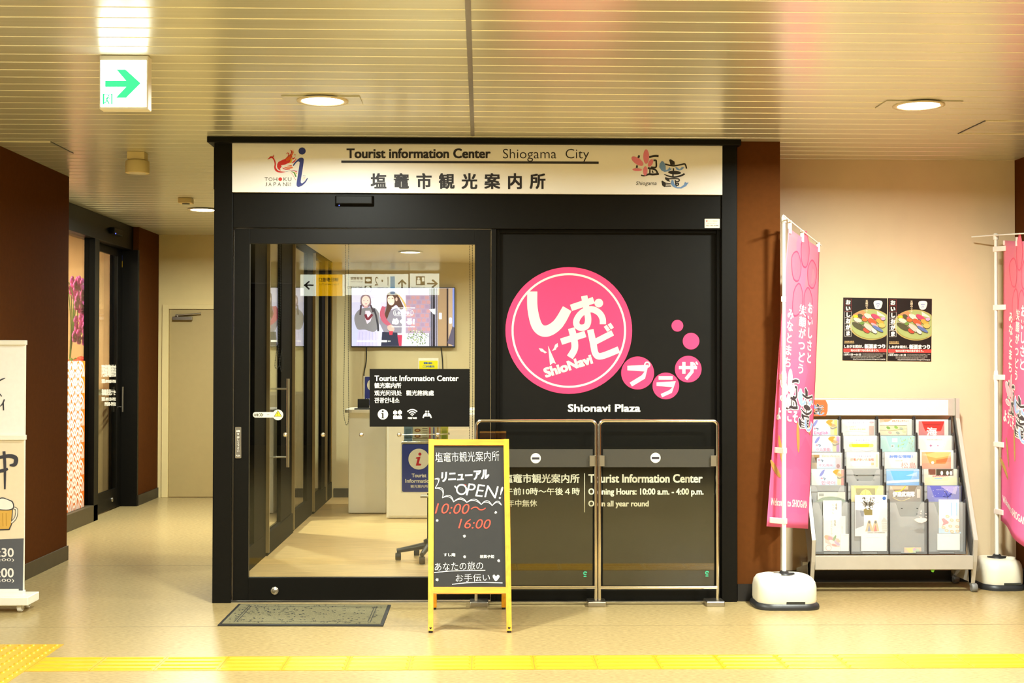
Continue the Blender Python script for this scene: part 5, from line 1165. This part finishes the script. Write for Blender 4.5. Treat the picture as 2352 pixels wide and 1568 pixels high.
def d4_(m, P):
    m.poly(P, [(2160, 1116), (2200, 1116), (2195, 1135), (2180, 1130)], ink('#b0a6d8'), .0008); m.stroke(P, [(2177, 1146), (2174, 1134), (2168, 1127)], 1.2, ink('#3a3a6a'), .0014); m.stroke(P, [(2176, 1142), (2184, 1134), (2188, 1137)], 1.2, ink('#3a3a6a'), .0014); m.stroke(P, [(2176, 1142), (2166, 1139)], 1, ink('#3a3a6a'), .0014); m.txt(P, 'ふゆのまつしま', 2151, 1123, 2176, 1125.5, ink('#e6e4f4'), .0014)
    for i in range(14): m.poly(P, ell(random.uniform(2140, 2205), random.uniform(1118, 1140), .7, .7, 0, 6), ink('#f0eefa'), .0014)
brochure(3, 4, 2130, 2209, 1115, 'violet night sky brochure with bare tree, fifth row', '#6468c0', d4_)
S6 = lambda P: Sub(P, 1840, 1100, 1/8.25)
def e0(m, P): Z = S6(P); m.vtxt(Z, 'とっぺん', 605, 455, 660, 44, ink('#8a8078'), .0008); m.vtxt(Z, '塩竈', 665, 455, 580, 44, ink('#8a8078'), .0008)
brochure(0, 5, 1890.5, 1933, 1149, 'upper cream recipe card behind the picture card, lowest row left pocket', '#fdf6ea', e0, 1190, .004)
def e1(m, P):
    Z = S6(P); m.vtxt(Z, 'とっぺんぐら', 575, 780, 1050, 44, ink('#8a8078'), .0008); m.vtxt(Z, '塩竈', 640, 770, 890, 44, ink('#8a8078'), .0008); m.poly(Z, [(450, 1090), (520, 1060), (720, 1130), (730, 1290), (600, 1270), (460, 1200)], ink('#e9c4b8'), .0008)
    for x_, y_, rx, ry, rt, cc in ((495, 1105, 60, 40, 30, '#f0a878'), (560, 1130, 60, 35, 40, '#e8909a'), (632, 1120, 22, 65, 25, '#7aa05a'), (600, 1200, 80, 36, 35, '#f2e2e0'), (680, 1210, 70, 30, 40, '#c8a8c8'), (700, 1170, 40, 30, 20, '#e0b89a'), (630, 1250, 50, 22, 20, '#e09080')): m.poly(Z, ell(x_, y_, rx, ry, rt, 14), ink(cc), .0012)
    m.ring(Z, 520, 1300, 48, 56, ink('#f0b0a8'), .0014, 24)
brochure(0, 5, 1891.5, 1929.5, 1187, 'front card with a sushi watercolour, lowest row left pocket', '#fdf7ec', e1, 1265, -.008)
def e1b(m, P): Z = S6(P); m.vtxt(Z, '塩竈のふるさと', 775, 890, 1060, 22, ink('#a89a90'), .0008)
brochure(0, 5, 1926, 1942, 1185, 'narrow tilted card edge showing beside the sushi watercolour card', '#fbf2e6', e1b, 1264, -.002)
def e1c(m, P): m.rect(P, 1937, 1229, 1947, 1230, ink('#efe4d6'), .0006)
brochure(0, 5, 1929.8, 1949.5, 1226, 'small blank white card in the lowest row left pocket', '#fdf8ee', e1c, 1265, -.014)
def e2(m, P):
    Z = S6(P); m.txt(Z, 'かわさき', 1105, 360, 1500, 440, ink('#fdfaf4'), .002, .05); m.txt(Z, 'あそび', 1120, 495, 1400, 580, ink('#fdfaf4'), .002, .05)
    m.poly(Z, [(1180, 560), (1350, 560), (1350, 680), (1200, 680)], ink('#8a7c4c'), .0008)
    for i in range(60): m.stroke(Z, [(1265, 570), (1265+random.uniform(-120, 130), random.uniform(330, 520))], 9, ink('#4a4438' if i % 2 else '#6d6454'), .0010)
    m.poly(Z, [(1030, 580), (1190, 600), (1190, 880), (1030, 940)], ink('#8f9098'), .0006)
    for cx_, cc in ((1290, '#6a74a0'), (1410, '#d04a48')): m.poly(Z, [(cx_-75, 990), (cx_-20, 780), (cx_+20, 780), (cx_+70, 980)], ink('#c8b07c'), .0012); m.poly(Z, ell(cx_, 815, 20, 26), ink('#3a2c28'), .0016); m.poly(Z, [(cx_-30, 990), (cx_-5, 860), (cx_+30, 985)], ink(cc), .0016)
    m.disc(Z, 1573, 362, 34, ink('#3f6cb8'), .0016); m.poly(Z, [(1540, 1000), (1520, 800), (1570, 715), (1620, 780), (1640, 900), (1640, 1000)], ink('#cfcac0'), .0008)
    for k in range(6): m.rect(Z, 1465, 815+35*k, 1640, 822+35*k, ink('#f8f4ec'), .0012)
    m.txt(Z, 'KAWASAKI TOWN INFORMATION', 1260, 1000, 1585, 1025, ink('#8a8478'), .0012, .02)
brochure(1, 5, 1963.5, 2037, 1136.5, 'large magazine with flowers and two dressed dolls, lowest row', '#f3ecea', e2, 1231, 0)
def e2b(m, P): m.rect(P, 1990, 1234, 2020, 1234.6, ink('#f3ead8'), .0006)
brochure(1, 5, 1978, 2036.5, 1230, 'blank white sheet below the magazine with two dolls', '#fdfaf0', e2b, 1265, -.012)
def e3(m, P): m.poly(P, [(2079, 1259), (2100, 1256), (2104, 1266), (2090, 1270)], ink('#e9e080'), .0008); m.poly(P, ell(2104, 1264, 8, 5), ink('#c8d8b0'), .0012); m.poly(P, ell(2100, 1261, 4, 3), ink('#d8b0d0'), .0014); m.poly(P, [(2098, 1268), (2112, 1264), (2112, 1272), (2098, 1272)], ink('#b8a05a'), .001)
brochure(2, 5, 2077, 2116, 1257, 'colourful scrap of a slumped leaflet at the bottom of the third column', '#e9c8a8', e3, 1271, -.006)
def e4(m, P):
    Z = Sub(P, 2030, 1100, 1/8.25)
    for k in range(4): m.rect(Z, 1090, 455+32*k, 1210, 462+32*k, ink('#d8dcea'), .0008)
    m.rect(Z, 1272, 440, 1300, 692, ink('#a8c8ee'), .0008); m.rect(Z, 1368, 440, 1396, 692, ink('#a8c8ee'), .0008)
    m.poly(Z, [(1090, 750), (1140, 740), (1230, 810), (1225, 835), (1100, 885), (1130, 830)], ink('#ee8a90'), .0008); m.poly(Z, [(1040, 920), (1250, 960), (1280, 1028), (1040, 1026)], ink('#b8d6ee'), .0008); m.poly(Z, [(1340, 990), (1460, 1000), (1460, 1030), (1340, 1026)], ink('#b8d6ee'), .0008)
    for x_, y_ in ((1205, 705), (1285, 775), (1400, 780), (1130, 915), (1190, 975), (1290, 990), (1395, 985), (1260, 890), (1390, 900)): m.poly(Z, ell(x_, y_, 40, 28, 15, 12), ink('#f0c49a'), .001); m.poly(Z, ell(x_, y_, 22, 14, 15, 10), ink('#f6dcc0'), .0014)
brochure(3, 5, 2156.5, 2203, 1147, 'tall white leaflet with blue bars and seafood drawings, lowest row right pocket', '#fdf5ea', e4, 1224, -.004)
def e4b(m, P): m.rect(P, 2170, 1230, 2190, 1230.6, ink('#f3ead8'), .0006)
brochure(3, 5, 2153, 2204.5, 1225.5, 'blank white sheet below the seafood leaflet', '#fdf9f2', e4b, 1263, -.012)

# ------------------------------------------------------------------ pink flags
def cloth_material():
    m = mat('flag_cloth', '#ff6f98', .75, var=.0); nt = m.node_tree; b = nt.nodes['Principled BSDF']
    tc = nt.nodes.new('ShaderNodeTexCoord'); vo = nt.nodes.new('ShaderNodeTexVoronoi'); vo.inputs['Scale'].default_value = 5.5
    nt.links.new(tc.outputs['Object'], vo.inputs['Vector']); sp = nt.nodes.new('ShaderNodeSeparateXYZ'); nt.links.new(tc.outputs['Object'], sp.inputs[0])
    mr = nt.nodes.new('ShaderNodeMapRange'); mr.inputs['From Min'].default_value = .4; mr.inputs['From Max'].default_value = 2.2; nt.links.new(sp.outputs['Z'], mr.inputs['Value'])
    cr = nt.nodes.new('ShaderNodeValToRGB'); e = cr.color_ramp.elements; e[0].color = rgb('#ff7ab8'); e[1].color = rgb('#f79aa2'); k = e.new(.45); k.color = rgb('#f95c8a'); nt.links.new(mr.outputs[0], cr.inputs[0])
    sc = nt.nodes.new('ShaderNodeSeparateColor'); nt.links.new(vo.outputs['Color'], sc.inputs[0])
    mx = nt.nodes.new('ShaderNodeMix'); mx.data_type = 'RGBA'; mx.inputs['B'].default_value = rgb('#ff80b4'); nt.links.new(cr.outputs[0], mx.inputs['A'])
    mu = nt.nodes.new('ShaderNodeMath'); mu.operation = 'MULTIPLY'; mu.inputs[1].default_value = .55; nt.links.new(sc.outputs[0], mu.inputs[0]); nt.links.new(mu.outputs[0], mx.inputs['Factor'])
    nt.links.new(mx.outputs['Result'], b.inputs['Base Color'])
    tr = nt.nodes.new('ShaderNodeBsdfTranslucent'); nt.links.new(mx.outputs['Result'], tr.inputs[0]); ms = nt.nodes.new('ShaderNodeMixShader'); ms.inputs[0].default_value = .25
    out = nt.nodes['Material Output']; nt.links.new(b.outputs[0], ms.inputs[1]); nt.links.new(tr.outputs[0], ms.inputs[2]); nt.links.new(ms.outputs[0], out.inputs[0])
cloth_material()
class Cloth:
    def __init__(s, f, side): s.f, s.side = f, side
    def pt(s, u, v, off=0):
        p = s.f(u, v); e = .004; n = (s.f(u+e, v) - s.f(u-e, v)).cross(s.f(u, v+e) - s.f(u, v-e)).normalized()
        if n.dot(CAM - p) < 0: n = -n
        return p + n*off
def tank(t, x, y, W=.178, D=.15):
    def out(k, z):
        w2, d2 = W*k, D*k
        return [(x + a, y + b, z) for a, b in rrect(-w2, -d2, w2, d2, .09*k, 6)]
    def loft(m, L, mt):
        n = len(L[0]); vs = [p for l in L for p in l]; m.add(vs, [(i*n+j, i*n+(j+1) % n, (i+1)*n+(j+1) % n, (i+1)*n+j) for i in range(len(L)-1) for j in range(n)], mt, True); m.add(L[-1], [tuple(range(n))], mt, True); m.add(L[0], [tuple(range(n))[::-1]], mt)
    m = MB(); loft(m, [out(.98, .035), out(1.0, .05), out(.995, .12), out(.96, .155), out(.87, .178), out(.7, .188)], 'tank_cream'); tk = m.build('water_tank', t)
    m = MB(); loft(m, [out(1.08, .0), out(1.09, .012), out(1.07, .026), out(1.0, .036)], 'dark_plastic'); m.build('base_plate', t)
    m = MB(); m.lathe([(.055, .186), (.055, .192), (.03, .197), (.022, .21), (.022, .186)], (x, y, 0), 'dark_plastic', 20); m.box(x-.06, x+.06, y-.012, y+.012, .188, .197, 'dark_plastic'); m.build('pole_socket', tk)
    m = MB(); m.lathe([(.03, .186), (.03, .198), (.026, .2), (0, .2)], (x+(-.06 if W > .15 else .07), y-.055, 0), 'tank_cream', 18); m.build('filler_cap', tk)
    m = MB(); m.box(x-.02, x+.09, y-D-.002, y-D+.006, .036, .05, 'mat_groove'); m.build('grip_recess', tk)
    return tk
def flag(px_base, ybase, ptop, label, tl, tr, bl, br, bar, clips, wave, sag, txts, W=.178, D=.15, group='pink promotional flags'):
    yb = ybase; X = YP(yb).pt(*px_base).x; zt = YP(yb).pt(*ptop).z
    t = thing('flag_banner', label, 'flag', (X, yb, 0), group)
    tank(t, X, yb, W, D)
    m = MB(); m.tube([(X, yb, .19), (X, yb, 1.35)], .0135, 'flag_pole', 14); m.tube([(X, yb, 1.32), (X, yb, zt)], .0105, 'flag_pole', 14); m.lathe([(.0145, 0), (.0155, .01), (.0155, .06), (.013, .075)], (X, yb, 1.33), 'flag_pole', 16); m.build('pole', t)
    m = MB(); m.lathe([(.016, -.03), (.017, 0), (.012, .012)], (X, yb, zt), 'flag_pole', 16); m.tube([Vector(b) for b in bar], .0045, 'flag_pole', 8); m.build('cross_bar', t)
    TL, TR, BL, BR = map(Vector, (tl, tr, bl, br))
    nrm = (TR-TL).cross(Vector((0, 0, -1))).normalized()
    def f(u, v):
        p = (TL*(1-u)+TR*u)*(1-v) + (BL*(1-u)+BR*u)*v
        d = wave[0]*math.sin(u*wave[1]+wave[2]+v*.8)*(.25+.75*v) + wave[3]*math.sin(v*5+u*3)
        return p + nrm*d + Vector((0, 0, -sag*math.sin(PI*u)*(1-v)))
    nu, nv = 26, 40; m = MB(); vs = [f(i/nu, j/nv) for j in range(nv+1) for i in range(nu+1)]
    m.add(vs, [(j*(nu+1)+i, j*(nu+1)+i+1, (j+1)*(nu+1)+i+1, (j+1)*(nu+1)+i) for j in range(nv) for i in range(nu)], 'flag_cloth', True)
    cl = m.build('cloth', t); md = cl.modifiers.new('thickness', 'SOLIDIFY'); md.thickness = .001
    C = Cloth(f, 1); K = Sub(C, 0, 0, 1); o = .0022
    m = MB()
    class UV:                       # cloth in units of 0.6 m x 1.8 m
        def pt(s, x, y, off=0): return C.pt(x/600, y/1800, off)
    U = UV(); D1, D2 = ink('#ee4a72'), ink('#f4738c')
    for k in range(5):
        a = -90+72*k; cx_, cy_ = 330+120*math.cos(math.radians(a)), 250+150*math.sin(math.radians(a))
        m.poly(U, catmull([(cx_+115*math.cos(math.radians(a)), cy_+150*math.sin(math.radians(a))), (cx_+80*math.cos(math.radians(a+60)), cy_+100*math.sin(math.radians(a+60))), (cx_+60*math.cos(math.radians(a+140)), cy_+80*math.sin(math.radians(a+140))), (cx_+60*math.cos(math.radians(a-140)), cy_+80*math.sin(math.radians(a-140))), (cx_+80*math.cos(math.radians(a-60)), cy_+100*math.sin(math.radians(a-60)))], 5, True), D2, .0016+.0001*k)
        m.stroke(U, catmull([(cx_+115*math.cos(math.radians(a)), cy_+150*math.sin(math.radians(a))), (cx_+80*math.cos(math.radians(a+60)), cy_+100*math.sin(math.radians(a+60))), (cx_+60*math.cos(math.radians(a+140)), cy_+80*math.sin(math.radians(a+140))), (cx_+60*math.cos(math.radians(a-140)), cy_+80*math.sin(math.radians(a-140))), (cx_+80*math.cos(math.radians(a-60)), cy_+100*math.sin(math.radians(a-60)))], 5, True), 9, D1, o+.0002, False, True)
    for x_, y_, rt in ((120, 1330, 65), (330, 1240, 80), (470, 1150, 40), (60, 1450, 30)): m.poly(U, ell(x_, y_, 95, 20, rt, 20), ink('#b8924a'), o)
    m.build('blossom_print', cl, label='darker pink petals and golden leaves')
    m = MB(); Wh = ink('#fdf6f0')
    for tx, x_, y0_, y1_, wd in txts: m.vtxt(U, tx, x_, y0_, y1_, wd, Wh, o, .03)
    m.txt(U, 'ようこそ', 30, 1078, 310, 1155, Wh, o+.001, .04); m.txt(U, 'Welcome to SHIOGAMA', 30, 1625, 545, 1672, Wh, o, .02)
    m.build('lettering', cl, label='white vertical Japanese lettering')
    m = MB(); shiogama(m, Sub(U, 20, 783, .285, .29), o+.0016, 46, False, '#3a3338', '#f6b4c4', '#9cb8e6'); m.build('emblem', cl, label='petal and brush emblem with white outline')
    for v in clips:
        p = f(0, v); m = MB(); q = Vector((X, yb, p.z)); d = (f(.07, v)-q); d.z = 0
        for s in (-.015, .015): pass
        e = q + d; n_ = Vector((-d.y, d.x, 0)).normalized()*.015
        hx = .017
        m.hexa([q - n_ + Vector((0, 0, -hx)) - d*.15, e - n_*.4 + Vector((0, 0, -hx)), e + n_*.4 + Vector((0, 0, -hx)), q + n_ + Vector((0, 0, -hx)) - d*.15, q - n_ + Vector((0, 0, hx)) - d*.15, e - n_*.4 + Vector((0, 0, hx)), e + n_*.4 + Vector((0, 0, hx)), q + n_ + Vector((0, 0, hx)) - d*.15], 'clip_cloth'); m.build('cloth_tab', t, .003)
    for u in (.04, .45, .96):
        p = f(u, 0); B0, B1 = Vector(bar[1]), Vector(bar[-1]); w_ = (p.x-B0.x)/(B1.x-B0.x); bz = B0 + (B1-B0)*max(0, min(1, w_))
        m = MB(); m.box(p.x-.012, p.x+.012, p.y-.004, p.y+.004, p.z-.03, bz.z+.006, 'clip_cloth'); m.build('cloth_tab', t, .002)
    return t
y1 = 7.98
P1 = YP(y1); PR = YP(8.44); PL = YP(7.93)
flag((1801, 1345), y1, (1811, 500), 'pink flag on a white tank base before the brown wall strip, top bar slanting', P1.pt(1814, 522, .0) + Vector((0, .02, 0)), PR.pt(1881, 570), PL.pt(1773, 1213) + Vector((0, .09, 0)), YP(8.30).pt(1858, 1214),
     [tuple(PL.pt(1794, 497) + Vector((0, -.06, 0))), tuple(P1.pt(1812, 505)), tuple(PR.pt(1889, 563) + Vector((0, .03, 0)))], (.24, .5, .745, .98), (.018, 5.0, .6, .004), .0,
     (('みなとまち', 150, 460, 830, 108), ('笑顔がつどう', 330, 410, 850, 108), ('おいしさと', 450, 375, 770, 100)))
y2 = 8.65; P2 = YP(y2); xf = P2.pt(2290, 900).x
flag((2290, 1345), y2, (2283, 540), 'pink flag at the right edge with a level top bar, beside the brochure rack', (xf+.03, 8.61, P2.pt(2296, 553).z), (3.36, 8.03, 2.20), (xf-.01, 8.60, P2.pt(2285, 1193).z), (3.35, 8.06, .30),
     [tuple(P2.pt(2243, 541) + Vector((0, .09, 0))), tuple(P2.pt(2283, 540)), (3.37, 8.0, 2.245)], (.03, .24, .49, .73, .97), (.02, 6.0, .2, .004), .006,
     (('みなとまち', 150, 440, 830, 108), ('笑顔がつどう', 330, 410, 850, 108), ('おいしさと', 450, 375, 770, 100)), .132, .17)

# ------------------------------------------------------------------ hanging direction sign behind the camera, mirrored in the door glass
class Mirror:
    def __init__(s, D): s.p = YP(D); s.D = D
    def pt(s, px, py, off=0):
        q = s.p.pt(px, py); return Vector((q.x, 2*8.15 - s.D + off, q.z))
MR = Mirror(20.0); MZ = Sub(MR, 680, 610, 1/6.19)
p, q = MZ.pt(60, 425), MZ.pt(2035, 110); YM = 2*8.15-20.0
t = thing('hanging_sign', 'long lit station direction sign mirrored in the entrance glass', 'sign', ((p.x+q.x)/2, YM, p.z))
MB().box(p.x-.01, q.x+.01, YM-.12, YM-.004, p.z-.01, q.z+.01, 'steel').build('housing', t, .004)
GL = 8
m = MB(); m.rect(MZ, 60, 125, 285, 430, glow('#f0f6e4', GL), 0, .003); m.rect(MZ, 285, 125, 660, 430, glow('#f2b400', GL), 0, .003); m.rect(MZ, 660, 125, 690, 430, glow('#f0f6e4', GL), 0, .003); m.rect(MZ, 705, 118, 1595, 415, glow('#f0f6e4', GL), 0, .003); m.rect(MZ, 1618, 112, 2035, 415, glow('#f0f6e4', GL), 0, .003); m.build('light_panels', t)
m = MB(); DK = ink('#4a4030'); o = .003
def rtxt(s_, x0, y0, x1, y1, c, b=.02): m.txt(MZ, s_, x1, y0, x0, y1, c, o, b)
m.stroke(MZ, [(250, 277), (130, 277)], 22, DK, o); m.stroke(MZ, [(190, 222), (125, 277), (190, 335)], 24, DK, o, False)
rtxt('神社参道口', 322, 168, 605, 228, DK); rtxt('Jinja-sando Exit', 322, 248, 610, 282, DK, 0)
rtxt('駅事務室', 770, 158, 948, 200, DK); rtxt('Station Office', 778, 212, 948, 234, DK, 0); rtxt('みどりの窓口', 728, 288, 946, 324, DK); rtxt('Ticket Office', 800, 335, 946, 358, DK, 0)
m.rect(MZ, 978, 158, 1076, 252, DK, o); m.poly(MZ, ell(1027, 205, 38, 20), glow('#f0f6e4', GL), o+.001); m.rect(MZ, 975, 284, 1072, 378, ink('#4d9a78'), o); m.disc(MZ, 1022, 330, 40, glow('#f0f6e4', GL), o+.001)
rtxt('1・2', 1120, 158, 1312, 280, DK, .0); rtxt('仙石線', 1150, 305, 1310, 355, DK)
m.rect(MZ, 1340, 152, 1405, 405, glow('#4aa8d8', 6), o)
m.stroke(MZ, [(1507, 330), (1507, 205)], 22, DK, o); m.stroke(MZ, [(1452, 262), (1507, 205), (1562, 262)], 22, DK, o, False)
m.rect(MZ, 1704, 150, 1832, 276, DK, o); m.disc(MZ, 1742, 182, 17, glow('#f0f6e4', GL), o+.001); m.poly(MZ, rrect(1715, 202, 1768, 262, 10), glow('#f0f6e4', GL), o+.001); m.rect(MZ, 1790, 165, 1822, 225, glow('#f0f6e4', GL), o+.001)
m.stroke(MZ, [(1862, 255), (1995, 255)], 22, DK, o); m.stroke(MZ, [(1935, 198), (2000, 255), (1935, 312)], 24, DK, o, False); rtxt('きっぷうりば', 1640, 296, 1832, 330, DK); rtxt('Tickets', 1760, 340, 1830, 356, DK, 0)
m.build('lettering', t, label='dark arrows and station lettering')
